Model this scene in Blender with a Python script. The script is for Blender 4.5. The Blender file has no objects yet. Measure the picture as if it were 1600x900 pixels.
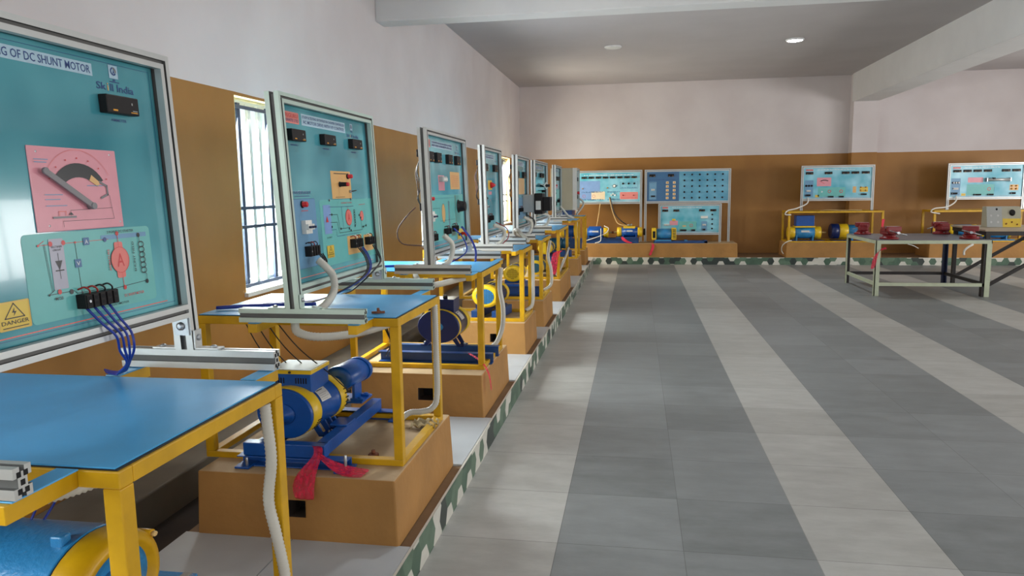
import bpy, bmesh, math, random
from mathutils import Vector, Matrix
random.seed(7)
PI = math.pi
sc = bpy.context.scene
COL = sc.collection

# ---------------------------------------------------------------- camera
F, YAW, PITCH, ROLL, CH = 1146.27, -0.1684, 0.1334, 0.0141, 1.7097
cy, sy, cp, sp = math.cos(YAW), math.sin(YAW), math.cos(PITCH), math.sin(PITCH)
fw = Vector((sy*cp, cy*cp, -sp)); rt = Vector((cy, -sy, 0)); dn = fw.cross(rt)
cr, sr = math.cos(ROLL), math.sin(ROLL)
r2 = rt*cr + dn*sr; d2 = dn*cr - rt*sr
camd = bpy.data.cameras.new('camera'); cam = bpy.data.objects.new('camera', camd); COL.objects.link(cam)
M = Matrix((r2, -d2, -fw)).transposed().to_4x4(); M.translation = Vector((0, 0, CH))
cam.matrix_world = M
camd.sensor_width = 36; camd.lens = 36*F/1600; camd.clip_start = 0.05; camd.clip_end = 200
sc.camera = cam

# ---------------------------------------------------------------- light and exposure
sc.view_settings.view_transform = 'Standard'; sc.view_settings.look = 'None'
sc.view_settings.gamma = 1; sc.view_settings.use_curve_mapping = False
sc.view_settings.exposure = 0.93
w = bpy.data.worlds.new('sky'); sc.world = w; w.use_nodes = True
bg = w.node_tree.nodes['Background']; bg.inputs[0].default_value = (0.86, 0.95, 1.0, 1); bg.inputs[1].default_value = .75

def area(name, loc, rot, sx, sy_, power, col=(1, 1, 1)):
    l = bpy.data.lights.new(name, 'AREA'); l.shape = 'RECTANGLE'; l.size = sx; l.size_y = sy_
    l.energy = power; l.color = col
    o = bpy.data.objects.new(name, l); o.location = loc; o.rotation_euler = rot; COL.objects.link(o); return o
WINS = [(-0.6, 0.8), (4.9, 6.35), (9.4, 10.85), (14.95, 16.4)]      # openings of the left wall
WPOW = [70, 150, 140, 140]
for k, (a, b) in enumerate(WINS):      # daylight standing in each left window
    area('window_daylight', (-3.05, (a+b)/2, 1.7), (0, -PI/2+.28, 0), 1.3, b-a, WPOW[k], (0.93, 0.97, 1.0) if k < 3 else (1.0, 0.9, 0.76))
for a, b in ((1.0, 4.0), (6.5, 9.5), (12.0, 15.0)):                              # right-hand windows
    area('window_daylight', (10.4, (a+b)/2, 1.9), (0, PI/2, 0), 1.8, b-a, 112, (1.0, 0.98, 0.96))
for a, b in ((-1.8, 2.2), (4.0, 8.0)):                                          # windows behind the camera
    area('window_daylight', ((a+b)/2, -3.2, 1.9), (PI/2, 0, 0), b-a, 2.0, 30, (0.97, 0.98, 1.0))

# ---------------------------------------------------------------- materials
MATS = {}
def lin(c): return tuple((x/12.92 if x <= .04045 else ((x+.055)/1.055)**2.4) for x in [v/255 for v in c]) + (1,)
def mat(name, col, rough=.5, metal=0, var=.12, scale=6, bump=0, emit=None, spec=.5, col2=None, detail=4, stretch=None, coat=0):
    """procedural: base colour broken up by noise, optional bump"""
    if name in MATS: return MATS[name]
    m = bpy.data.materials.new(name); m.use_nodes = True; nt = m.node_tree; b = nt.nodes['Principled BSDF']
    c = col if len(col) == 4 else col + (1,)
    b.inputs['Roughness'].default_value = rough; b.inputs['Metallic'].default_value = metal
    b.inputs['Specular IOR Level'].default_value = spec; b.inputs['Coat Weight'].default_value = coat
    tc = nt.nodes.new('ShaderNodeTexCoord'); src = tc.outputs['Object']
    if stretch:
        mp = nt.nodes.new('ShaderNodeMapping'); mp.inputs['Scale'].default_value = stretch
        nt.links.new(src, mp.inputs[0]); src = mp.outputs[0]
    n = nt.nodes.new('ShaderNodeTexNoise'); n.inputs['Scale'].default_value = scale; n.inputs['Detail'].default_value = detail
    nt.links.new(src, n.inputs['Vector'])
    r = nt.nodes.new('ShaderNodeValToRGB'); r.color_ramp.elements[0].position = .3; r.color_ramp.elements[1].position = .7
    ca = tuple(x*(1-var) for x in c[:3])+(1,); cb = tuple(min(1, x*(1+var)) for x in (col2 or c)[:3])+(1,)
    r.color_ramp.elements[0].color = ca; r.color_ramp.elements[1].color = cb
    nt.links.new(n.outputs['Fac'], r.inputs[0]); nt.links.new(r.outputs[0], b.inputs['Base Color'])
    if bump:
        bn = nt.nodes.new('ShaderNodeBump'); bn.inputs['Strength'].default_value = bump; bn.inputs['Distance'].default_value = .01
        n2 = nt.nodes.new('ShaderNodeTexNoise'); n2.inputs['Scale'].default_value = scale*6; n2.inputs['Detail'].default_value = 3
        nt.links.new(src, n2.inputs['Vector']); nt.links.new(n2.outputs['Fac'], bn.inputs['Height']); nt.links.new(bn.outputs[0], b.inputs['Normal'])
    if emit:
        b.inputs['Emission Color'].default_value = c; b.inputs['Emission Strength'].default_value = emit
    MATS[name] = m; return m

def math_node(nt, op, a, b=None, v1=None, v2=None):
    n = nt.nodes.new('ShaderNodeMath'); n.operation = op
    if a is not None: nt.links.new(a, n.inputs[0])
    if b is not None: nt.links.new(b, n.inputs[1])
    if v1 is not None: n.inputs[0].default_value = v1
    if v2 is not None: n.inputs[1].default_value = v2
    return n.outputs[0]

def wall_paint():
    """two-coat wall: ochre brown dado up to 2.42 m, pale pinkish white above"""
    m = bpy.data.materials.new('two_tone_wall_paint'); m.use_nodes = True; nt = m.node_tree; b = nt.nodes['Principled BSDF']
    g = nt.nodes.new('ShaderNodeNewGeometry'); s = nt.nodes.new('ShaderNodeSeparateXYZ'); nt.links.new(g.outputs['Position'], s.inputs[0])
    n = nt.nodes.new('ShaderNodeTexNoise'); n.inputs['Scale'].default_value = 1.3; n.inputs['Detail'].default_value = 5
    nt.links.new(g.outputs['Position'], n.inputs['Vector'])
    wob = math_node(nt, 'MULTIPLY', n.outputs['Fac'], v2=.012)
    z = math_node(nt, 'ADD', s.outputs[2], wob)
    k = math_node(nt, 'GREATER_THAN', z, v2=2.426)
    ra = nt.nodes.new('ShaderNodeValToRGB'); ra.color_ramp.elements[0].color = lin((152, 106, 52)); ra.color_ramp.elements[1].color = lin((164, 117, 60))
    rb = nt.nodes.new('ShaderNodeValToRGB'); rb.color_ramp.elements[0].color = lin((206, 197, 196)); rb.color_ramp.elements[1].color = lin((213, 205, 204))
    for r in (ra, rb):
        r.color_ramp.elements[0].position = .35; r.color_ramp.elements[1].position = .65; nt.links.new(n.outputs['Fac'], r.inputs[0])
    mx = nt.nodes.new('ShaderNodeMixRGB'); nt.links.new(k, mx.inputs[0]); nt.links.new(ra.outputs[0], mx.inputs[1]); nt.links.new(rb.outputs[0], mx.inputs[2])
    nt.links.new(mx.outputs[0], b.inputs['Base Color'])
    rr = math_node(nt, 'MULTIPLY_ADD', k, v2=.35); rr.node.inputs[2].default_value = .45
    nt.links.new(rr, b.inputs['Roughness']); b.inputs['Specular IOR Level'].default_value = .3
    bn = nt.nodes.new('ShaderNodeBump'); bn.inputs['Strength'].default_value = .15; bn.inputs['Distance'].default_value = .01
    n2 = nt.nodes.new('ShaderNodeTexNoise'); n2.inputs['Scale'].default_value = 9; nt.links.new(g.outputs['Position'], n2.inputs['Vector'])
    nt.links.new(n2.outputs['Fac'], bn.inputs['Height']); nt.links.new(bn.outputs[0], b.inputs['Normal'])
    return m
WALL = wall_paint()

def floor_tiles():
    """600 mm vinyl tiles: two dark columns, one light column, seams every 0.6 m"""
    m = bpy.data.materials.new('striped_floor_tiles'); m.use_nodes = True; nt = m.node_tree; b = nt.nodes['Principled BSDF']
    g = nt.nodes.new('ShaderNodeNewGeometry'); s = nt.nodes.new('ShaderNodeSeparateXYZ'); nt.links.new(g.outputs['Position'], s.inputs[0])
    A, S = -.3667, 3.362
    tx = math_node(nt, 'DIVIDE', math_node(nt, 'ADD', s.outputs[0], v2=-A+18.0), v2=.6)        # tile units
    ty = math_node(nt, 'DIVIDE', math_node(nt, 'ADD', s.outputs[1], v2=-S+18.0), v2=.6)
    ix = math_node(nt, 'FLOOR', tx); iy = math_node(nt, 'FLOOR', ty)
    col = math_node(nt, 'MODULO', ix, v2=3.0)                                                   # 0,1 dark  2 light
    light = math_node(nt, 'GREATER_THAN', col, v2=1.5)
    cmb = nt.nodes.new('ShaderNodeCombineXYZ'); nt.links.new(ix, cmb.inputs[0]); nt.links.new(iy, cmb.inputs[1])
    wn = nt.nodes.new('ShaderNodeTexWhiteNoise'); nt.links.new(cmb.outputs[0], wn.inputs[0])
    n = nt.nodes.new('ShaderNodeTexNoise'); n.inputs['Scale'].default_value = 3; n.inputs['Detail'].default_value = 8; n.inputs['Roughness'].default_value = .65
    mp = nt.nodes.new('ShaderNodeMapping'); mp.inputs['Scale'].default_value = (1, 2.4, 1); nt.links.new(g.outputs['Position'], mp.inputs[0]); nt.links.new(mp.outputs[0], n.inputs['Vector'])
    fac = math_node(nt, 'ADD', math_node(nt, 'MULTIPLY', wn.outputs[0], v2=.22), math_node(nt, 'MULTIPLY', n.outputs['Fac'], v2=.9))
    rd = nt.nodes.new('ShaderNodeValToRGB'); rl = nt.nodes.new('ShaderNodeValToRGB')
    for r, c0, c1 in ((rd, (108, 111, 110), (138, 141, 141)), (rl, (150, 148, 142), (182, 181, 176))):
        r.color_ramp.elements[0].position = .3; r.color_ramp.elements[1].position = .85
        r.color_ramp.elements[0].color = lin(c0); r.color_ramp.elements[1].color = lin(c1); nt.links.new(fac, r.inputs[0])
    mx = nt.nodes.new('ShaderNodeMixRGB'); nt.links.new(light, mx.inputs[0]); nt.links.new(rd.outputs[0], mx.inputs[1]); nt.links.new(rl.outputs[0], mx.inputs[2])
    fy = math_node(nt, 'FRACT', ty); seam = math_node(nt, 'LESS_THAN', fy, v2=.008)
    fx = math_node(nt, 'FRACT', tx); seam2 = math_node(nt, 'LESS_THAN', fx, v2=.006)
    sm = math_node(nt, 'MAXIMUM', seam, seam2)
    sm = math_node(nt, 'MULTIPLY', sm, v2=.45)
    mx2 = nt.nodes.new('ShaderNodeMixRGB'); nt.links.new(sm, mx2.inputs[0]); nt.links.new(mx.outputs[0], mx2.inputs[1]); mx2.inputs[2].default_value = lin((60, 58, 54))
    nt.links.new(mx2.outputs[0], b.inputs['Base Color'])
    rr = math_node(nt, 'MULTIPLY_ADD', n.outputs['Fac'], v2=.25); rr.node.inputs[2].default_value = .33
    nt.links.new(rr, b.inputs['Roughness']); b.inputs['Specular IOR Level'].default_value = .4
    return m

M_ = dict(
 ceil=mat('ceiling_whitewash', lin((186, 181, 181)), .9, var=.04, scale=1.2),
 beam=mat('beam_whitewash', lin((214, 213, 212)), .9, var=.04, scale=2),
 brown=mat('brown_painted_cement', lin((166, 120, 62)), .7, var=.14, scale=3, bump=.35),
 tan=mat('dusty_cement_top', lin((182, 154, 116)), .8, var=.15, scale=4, bump=.2),
 mortar=mat('brown_mortar', lin((120, 92, 62)), .8, var=.15, scale=5, bump=.2),
 slab=mat('grey_platform_tile', lin((180, 186, 190)), .35, var=.08, scale=3),
 trench=mat('dark_trench_cement', lin((52, 40, 32)), .9, var=.25, scale=5),
 ledge=mat('grey_dusty_cement', lin((112, 104, 92)), .8, var=.15, scale=4),
 kg1=mat('kerb_green', lin((72, 98, 80)), .4, var=.15, scale=14), kg2=mat('kerb_dark_green', lin((46, 56, 52)), .4, var=.15, scale=14),
 kg3=mat('kerb_sage', lin((92, 116, 96)), .4, var=.15, scale=14), kw=mat('kerb_white', lin((205, 203, 192)), .4, var=.06, scale=14),
 yellow=mat('yellow_enamel', lin((206, 158, 12)), .38, var=.14, scale=9, bump=.05),
 yellow2=mat('yellow_motor_enamel', lin((228, 190, 34)), .35, var=.08, scale=8),
 blue=mat('blue_laminate', lin((78, 168, 222)), .35, var=.07, scale=5),
 rubber=mat('black_rubber', lin((22, 22, 24)), .6), black=mat('black_plastic', lin((22, 18, 19)), .5, var=.05, spec=.3),
 alu=mat('anodised_aluminium', lin((196, 198, 196)), .38, .55, var=.04, scale=8), aluslot=mat('aluminium_slot', lin((98, 98, 96)), .5, .3),
 alug=mat('film_covered_aluminium', lin((190, 208, 198)), .4, .35, var=.05, scale=8),
 steel=mat('zinc_steel', lin((176, 180, 184)), .3, .8, var=.08), dark=mat('dark_steel', lin((50, 48, 46)), .5, .3),
 mblue=mat('motor_blue_enamel', lin((16, 80, 160)), .3, var=.1, scale=9, bump=.06), mnavy=mat('motor_navy_enamel', lin((24, 40, 92)), .3, var=.1, scale=9),
 msky=mat('motor_sky_enamel', lin((52, 134, 190)), .3, var=.12, scale=11, bump=.25), mteal=mat('motor_teal_enamel', lin((28, 84, 110)), .35, var=.1),
 chan=mat('channel_blue_paint', lin((24, 66, 124)), .35, var=.12), cream=mat('cream_lid', lin((176, 166, 138)), .5, var=.08),
 plate=mat('nameplate_silver', lin((214, 214, 212)), .35, .3, var=.03), hole=mat('vent_dark', lin((10, 10, 14)), .8),
 conduit=mat('white_pvc_conduit', lin((196, 193, 182)), .45, var=.04), wblue=mat('blue_wire', lin((24, 48, 140)), .4), wblack=mat('black_wire', lin((24, 22, 24)), .4),
 wred=mat('red_wire', lin((150, 40, 34)), .4), wbrown=mat('brown_wire', lin((74, 40, 34)), .5), wwhite=mat('white_cable', lin((226, 222, 212)), .4), wtan=mat('tan_wire', lin((212, 178, 118)), .5),
 pale=mat('pale_green_enamel', lin((186, 194, 168)), .45, var=.08, scale=9), benchtop=mat('grey_steel_benchtop', lin((112, 116, 124)), .35, .3, var=.1),
 blackp=mat('black_enamel', lin((30, 24, 22)), .45), navyp=mat('navy_enamel', lin((26, 38, 72)), .45), beige=mat('beige_board', lin((172, 156, 132)), .6, var=.08),
 vise=mat('red_vise_enamel', lin((132, 24, 28)), .35, var=.15, scale=12), cabgrey=mat('rat_grey_cabinet', lin((172, 170, 150)), .45, var=.04),
 ribbon=mat('red_ribbon', lin((226, 50, 78)), .6, var=.1), rust=mat('rusty_iron', lin((122, 70, 44)), .85, var=.3, scale=30, bump=.4),
 rag=mat('dirty_rag', lin((172, 152, 112)), .9, var=.15, scale=18, bump=.3), winwhite=mat('window_white_paint', lin((208, 214, 210)), .5, var=.06, scale=12),
 winnavy=mat('window_navy_bar', lin((44, 58, 84)), .45), creamwall=mat('cream_reveal_paint', lin((226, 208, 156)), .8, var=.04), sill=mat('white_marble_sill', lin((222, 222, 222)), .3, var=.04),
 lampw=mat('white_lamp_rim', lin((230, 230, 230)), .4), lampon=mat('lamp_glow', (1, .98, .95), .5, var=0, emit=25),
 cut=mat('switch_white', lin((226, 226, 220)), .4, var=.02), red=mat('signal_red', lin((196, 30, 40)), .35, var=.03), amber=mat('amber_plastic', lin((230, 160, 40)), .4),
 grey=mat('grey_plastic', lin((168, 172, 170)), .45, var=.03),
)
FLOORM = floor_tiles()
def glass_mat():
    m = bpy.data.materials.new('window_glass'); m.use_nodes = True; nt = m.node_tree
    nt.nodes.remove(nt.nodes['Principled BSDF']); o = nt.nodes['Material Output']
    t = nt.nodes.new('ShaderNodeBsdfTransparent'); t.inputs[0].default_value = (.93, .96, .95, 1)
    g = nt.nodes.new('ShaderNodeBsdfGlossy'); g.inputs['Roughness'].default_value = .05
    mx = nt.nodes.new('ShaderNodeMixShader'); mx.inputs[0].default_value = .06
    nt.links.new(t.outputs[0], mx.inputs[1]); nt.links.new(g.outputs[0], mx.inputs[2]); nt.links.new(mx.outputs[0], o.inputs[0]); return m
GLASS = glass_mat()
def ribbon_mat():
    m = bpy.data.materials.new('sheer_red_ribbon'); m.use_nodes = True; nt = m.node_tree; b = nt.nodes['Principled BSDF']; o = nt.nodes['Material Output']
    b.inputs['Base Color'].default_value = lin((232, 44, 84)); b.inputs['Roughness'].default_value = .5
    t = nt.nodes.new('ShaderNodeBsdfTransparent'); t.inputs[0].default_value = (1, .8, .84, 1); mx = nt.nodes.new('ShaderNodeMixShader')
    wv = nt.nodes.new('ShaderNodeTexNoise'); wv.inputs['Scale'].default_value = 9; wv.inputs['Detail'].default_value = 0
    r = nt.nodes.new('ShaderNodeMapRange'); r.inputs[3].default_value = .2; r.inputs[4].default_value = .7
    nt.links.new(wv.outputs['Fac'], r.inputs[0]); nt.links.new(r.outputs[0], mx.inputs[0])
    nt.links.new(t.outputs[0], mx.inputs[1]); nt.links.new(b.outputs[0], mx.inputs[2]); nt.links.new(mx.outputs[0], o.inputs[0]); return m
RIBBON = ribbon_mat()
# printed inks (flat artwork on the trainer panels)
def ink(name, rgb, rough=.3): return mat('ink_'+name, lin(rgb), rough, var=.03, scale=20)
INK = dict(blue=ink('blue', (44, 72, 130)), black=ink('black', (24, 28, 34)), red=ink('red', (206, 60, 60)), white=ink('white', (214, 224, 226)), pink=ink('pink', (222, 150, 162)),
 salmon=ink('salmon', (226, 120, 112)), mint=ink('mint', (104, 184, 180)), orange=ink('orange', (222, 176, 112)), yellow=ink('yellow', (222, 190, 70)), lilac=ink('lilac', (126, 160, 208)),
 pale=ink('pale', (176, 206, 222)), grey=ink('grey', (120, 118, 122)), makerpink=ink('makerpink', (226, 136, 128)), navy=ink('navy', (54, 104, 150)), steelb=ink('steelb', (104, 152, 186)), sky=ink('sky', (86, 172, 198)), cream=ink('cream', (232, 214, 180)), plate=ink('plate', (172, 172, 186)))
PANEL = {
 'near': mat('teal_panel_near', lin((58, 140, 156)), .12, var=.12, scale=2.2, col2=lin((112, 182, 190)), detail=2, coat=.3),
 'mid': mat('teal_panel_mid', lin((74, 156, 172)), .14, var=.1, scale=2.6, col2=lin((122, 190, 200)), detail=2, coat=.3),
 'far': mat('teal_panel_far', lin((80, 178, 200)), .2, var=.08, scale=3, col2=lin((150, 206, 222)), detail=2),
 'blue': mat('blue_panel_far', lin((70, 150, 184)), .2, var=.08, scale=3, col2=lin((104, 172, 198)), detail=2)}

# ---------------------------------------------------------------- mesh helpers
class MB:
    def __init__(s): s.bm = bmesh.new(); s.mats = []
    def mi(s, m):
        if m not in s.mats: s.mats.append(m)
        return s.mats.index(m)
    def face(s, vs, m):
        try: f = s.bm.faces.new([v if isinstance(v, bmesh.types.BMVert) else s.bm.verts.new(v) for v in vs]); f.material_index = s.mi(m); return f
        except ValueError: return None
    def box(s, x0, x1, y0, y1, z0, z1, m, rot=None, about=None, bevel=0):
        g = bmesh.ops.create_cube(s.bm, size=1)['verts']
        for v in g:
            v.co = Vector(((x0+x1)/2+v.co.x*(x1-x0), (y0+y1)/2+v.co.y*(y1-y0), (z0+z1)/2+v.co.z*(z1-z0)))
            if rot: v.co = about + rot @ (v.co-about)
        fs = set(f for v in g for f in v.link_faces)
        for f in fs: f.material_index = s.mi(m)
        if bevel:
            es = list(set(e for f in fs for e in f.edges))
            r = bmesh.ops.bevel(s.bm, geom=es, offset=bevel, segments=2, affect='EDGES', profile=.5)
            for f in r['faces']: f.material_index = s.mi(m)
        return s
    def bar(s, p0, p1, wd, hg, m, up=Vector((0, 0, 1))):
        p0, p1 = Vector(p0), Vector(p1); d = (p1-p0); L = d.length; d.normalize()
        sd = d.cross(up)
        if sd.length < .01: sd = d.cross(Vector((0, 1, 0)))
        sd.normalize(); u = sd.cross(d)
        q = []
        for p in (p0, p1):
            q.append([s.bm.verts.new(p+sd*a*wd/2+u*b*hg/2) for a, b in ((-1, -1), (1, -1), (1, 1), (-1, 1))])
        s.face(q[0], m); s.face(q[1][::-1], m)
        for i in range(4): s.face([q[0][i], q[0][(i+1) % 4], q[1][(i+1) % 4], q[1][i]], m)
        return s
    def lathe(s, o, axis, prof, m, seg=32, cap0=True, cap1=True, ms=None):
        """prof: list of (t along axis, radius)"""
        o = Vector(o); a = Vector(axis).normalized(); t = Vector((0, 0, 1)) if abs(a.z) < .9 else Vector((1, 0, 0))
        e1 = a.cross(t).normalized(); e2 = a.cross(e1)
        rings = []
        for (h, r) in prof:
            if r < 1e-6: rings.append([s.bm.verts.new(o+a*h)])
            else: rings.append([s.bm.verts.new(o+a*h+(e1*math.cos(2*PI*i/seg)+e2*math.sin(2*PI*i/seg))*r) for i in range(seg)])
        for k in range(len(rings)-1):
            A, B = rings[k], rings[k+1]; mm = ms[k] if ms else m
            for i in range(seg):
                j = (i+1) % seg
                if len(A) == 1 and len(B) == 1: continue
                if len(A) == 1: f = s.face([A[0], B[i], B[j]], mm)
                elif len(B) == 1: f = s.face([A[i], B[0], A[j]], mm)
                else: f = s.face([A[i], B[i], B[j], A[j]], mm)
                if f: f.smooth = abs(prof[k][0]-prof[k+1][0]) > 1e-5
        if cap0 and len(rings[0]) > 1: s.face(rings[0], ms[0] if ms else m)
        if cap1 and len(rings[-1]) > 1: s.face(rings[-1][::-1], ms[-1] if ms else m)
        return s
    def cyl(s, p0, p1, r, m, seg=20, r1=None):
        d = Vector(p1)-Vector(p0); return s.lathe(p0, d, [(0, r), (d.length, r if r1 is None else r1)], m, seg)
    def tube(s, pts, r, m, seg=8, rib=0):
        P = catmull(pts, rib)
        up = Vector((0.13, .22, .97)); prev = None
        for k, p in enumerate(P):
            d = (P[min(k+1, len(P)-1)]-P[max(k-1, 0)]).normalized()
            e1 = d.cross(up)
            if e1.length < .05: e1 = d.cross(Vector((1, 0, 0)))
            e1.normalize(); e2 = d.cross(e1)
            rr = r*(1+(.08 if (rib and k % 2) else -.08 if rib else 0))
            ring = [s.bm.verts.new(p+(e1*math.cos(2*PI*i/seg)+e2*math.sin(2*PI*i/seg))*rr) for i in range(seg)]
            if prev:
                for i in range(seg):
                    f = s.face([prev[i], prev[(i+1) % seg], ring[(i+1) % seg], ring[i]], m); f.smooth = True
            else: s.face(ring[::-1], m)
            prev = ring
        s.face(prev, m); return s
    def prism(s, poly, vec, m, mcap=None):
        vec = Vector(vec); a = [s.bm.verts.new(p) for p in poly]; b = [s.bm.verts.new(Vector(p)+vec) for p in poly]
        s.face(a[::-1], mcap or m); s.face(b, mcap or m)
        for i in range(len(a)): s.face([a[i], a[(i+1) % len(a)], b[(i+1) % len(a)], b[i]], m)
        return s
    def build(s, name, parent=None, off=None, xf=None, bevel=0, recalc=True, smooth_angle=None):
        if xf:
            for v in s.bm.verts: v.co = xf(v.co)
        if off:
            for v in s.bm.verts: v.co -= Vector(off)
        if recalc: bmesh.ops.recalc_face_normals(s.bm, faces=s.bm.faces)
        me = bpy.data.meshes.new(name); s.bm.to_mesh(me); s.bm.free()
        for m in s.mats: me.materials.append(m)
        o = bpy.data.objects.new(name, me); COL.objects.link(o)
        if parent: o.parent = parent
        if bevel:
            b = o.modifiers.new('bevel', 'BEVEL'); b.width = bevel; b.segments = 2; b.limit_method = 'ANGLE'; b.angle_limit = .9
        return o
def catmull(pts, rib=0):
    pts = [Vector(p) for p in pts]; out = []
    P = [pts[0]*2-pts[1]]+pts+[pts[-1]*2-pts[-2]]
    for i in range(1, len(P)-2):
        L = (P[i+1]-P[i]).length
        n = max(2, int(L/rib)) if rib else max(4, min(14, int(L/.02)))
        for k in range(n):
            t = k/n; a, b, c, d = P[i-1], P[i], P[i+1], P[i+2]
            out.append(.5*((2*b)+(c-a)*t+(2*a-5*b+4*c-d)*t*t+(3*b-a-3*c+d)*t**3))
    out.append(pts[-1]); return out
def thing(name, loc, label, cat, group=None, rz=0, scale=None):
    o = bpy.data.objects.new(name, None); COL.objects.link(o); o.empty_display_size = .1
    o.location = loc; o.rotation_euler = (0, 0, rz); o['label'] = label; o['category'] = cat
    if group: o['group'] = group
    if scale: o.scale = scale
    return o
def tag(o, label, cat, group=None):
    o['label'] = label; o['category'] = cat
    if group: o['group'] = group
    return o
def struct(o): o['kind'] = 'structure'; return o
def plabel(o, label): o['label'] = label; return o

# ---------------------------------------------------------------- room shell
XL, YB, ZC = -2.8, 17.9, 4.14
XR, YF = 10.2, -3.0
fl = MB(); fl.box(-3.1, XR+.2, YF-.2, 18.2, -.12, 0, FLOORM); struct(fl.build('floor'))
c = MB(); c.box(-3.1, XR+.2, YF-.2, 18.2, ZC, ZC+.15, M_['ceil']); struct(c.build('ceiling'))
def wall_with_holes(name, axis, pos, thick, a0, a1, z0, z1, holes):
    """wall slab along 'axis' (x or y), holes = (a, b, za, zb)"""
    m = MB(); cur = a0
    def seg(a, b, za, zb):
        if b-a < 1e-4 or zb-za < 1e-4: return
        if axis == 'y': m.box(min(pos, pos+thick), max(pos, pos+thick), a, b, za, zb, WALL)
        else: m.box(a, b, min(pos, pos+thick), max(pos, pos+thick), za, zb, WALL)
    for (a, b, za, zb) in holes:
        seg(cur, a, z0, z1); seg(a, b, z0, za); seg(a, b, zb, z1); cur = b
    seg(cur, a1, z0, z1)
    return struct(m.build(name))
ZS, ZT = .98, 2.40
wall_with_holes('wall_left', 'y', XL, -.23, YF-.2, 18.2, 0, ZC, [(a, b, ZS, ZT) for a, b in WINS])
wall_with_holes('wall_back', 'x', YB, .25, -3.03, XR+.2, 0, ZC, [])
wall_with_holes('wall_right', 'y', XR, .2, YF, 18.0, 0, ZC, [(1, 4, 1.0, 2.8), (6.5, 9.5, 1.0, 2.8), (12, 15, 1.0, 2.8)])
wall_with_holes('wall_front', 'x', YF, -.2, -3.03, XR+.2, 0, ZC, [(-1.8, 2.2, .9, 2.9), (4, 8, .9, 2.9)])
p = MB(); p.box(4.72, 5.25, 17.62, YB+.02, .0, ZC, WALL); struct(p.build('pillar'))
b = MB(); b.box(XL, XR, 7.9, 8.17, 3.53, ZC+.01, M_['beam']); struct(b.build('ceiling_beam', bevel=.008))
b = MB(); b.box(4.7, 5.24, YF, 7.89, 3.53, ZC+.01, M_['beam']); b.box(4.7, 5.24, 8.18, 17.7, 3.53, ZC+.01, M_['beam']); struct(b.build('ceiling_beam', bevel=.008))

# windows of the left wall
for k, (ya, yb) in enumerate(WINS):
    m = MB(); X0, X1 = XL-.23, XL
    t = .004                                                        # cream-painted reveal
    m.box(X0, X1, ya, yb, ZT-t, ZT, M_['creamwall']); m.box(X0, X1, ya, ya+t, ZS, ZT, M_['creamwall']); m.box(X0, X1, yb-t, yb, ZS, ZT, M_['creamwall'])
    wn = struct(m.build('window_%d' % (k+1)))
    f = MB(); xf0, xf1 = XL-.19, XL-.13
    f.box(xf0, xf1, ya+t, yb-t, ZT-.05, ZT-t, M_['winwhite']); f.box(xf0, xf1, ya+t, yb-t, ZS+.02, ZS+.07, M_['winwhite'])
    for yy in (ya+t, yb-t-.045, (ya+yb)/2-.03): f.box(xf0, xf1, yy, yy+.05, ZS+.05, ZT-.03, M_['winwhite'])
    f.build('window_frame', wn)
    g = MB(); nb = 10
    for i in range(nb):
        yy = ya+.06+(yb-ya-.12)*i/(nb-1)
        g.box(XL-.11, XL-.088, yy-.02, yy+.02, ZS+.02, ZT-.03, M_['winnavy'] if i % 3 == 1 else M_['winwhite'])
    for zz in (ZS+.04, ZS+.48, ZS+.62, ZT-.06): g.box(XL-.088, XL-.072, ya+t, yb-t, zz-.012, zz+.012, M_['winnavy'])
    g.build('window_grille', wn)
    gl = MB(); gl.box(XL-.165, XL-.16, ya+.03, yb-.03, ZS+.05, ZT-.04, GLASS); gl.build('window_pane', wn)
    s = MB(); s.box(X0, XL+.03, ya-.02, yb+.02, ZS-.02, ZS+.012, M_['sill']); s.build('window_sill', wn, bevel=.003)
for k, (a, b_) in enumerate(((1, 4), (6.5, 9.5), (12, 15))):
    m = MB()
    for y in (a, (a+b_)/2-.03, b_-.06): m.box(XR+.05, XR+.1, y, y+.06, 1.0, 2.8, M_['winwhite'])
    for z in (1.0, 2.74): m.box(XR+.05, XR+.1, a, b_, z, z+.06, M_['winwhite'])
    struct(m.build('window_%d' % (k+6)))
for k, (a, b_) in enumerate(((-1.8, 2.2), (4, 8))):
    m = MB()
    for x in (a, (a+b_)/2-.03, b_-.06): m.box(x, x+.06, YF-.1, YF-.05, .9, 2.9, M_['winwhite'])
    for z in (.9, 2.84): m.box(a, b_, YF-.1, YF-.05, z, z+.06, M_['winwhite'])
    struct(m.build('window_%d' % (k+9)))

# raised platform along the left and back walls
KX, KY, PZ = -.965, 16.70, .16
m = MB(); m.box(-2.05, KX, YF, KY, 0, PZ-.012, M_['mortar']); m.box(-2.05, XR, KY, YB, 0, PZ-.004, M_['mortar']); struct(m.build('raised_platform'))
m = MB(); m.box(-2.42, -2.05, YF, YB, .0, .02, M_['trench']); struct(m.build('cable_trench'))
m = MB(); m.box(XL, -2.42, YF, YB, .0, .21, M_['ledge']); struct(m.build('wall_ledge', bevel=.01))
PL = [(1.12, 2.08), (2.93, 3.90), (4.78, 5.78), (6.74, 7.52), (8.15, 9.02), (10.05, 11.6), (13.1, 14.0), (14.98, 15.9)]
gaps = [YF]+[v for pr in PL for v in pr]+[KY+.1]
for i in range(0, len(gaps), 2):
    m = MB(); a, b_ = gaps[i]+.004, gaps[i+1]-.004
    n = max(1, round((b_-a)/.6)); y = a
    for k in range(n):
        y2 = a+(b_-a)*(k+1)/n
        for (xa, xb) in ((-2.045, -1.52), (-1.515, KX-.003)): m.box(xa, xb, y+.002, y2-.002, PZ-.012, PZ, M_['slab'])
        y = y2
    struct(m.build('tile_slab'))
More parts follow.
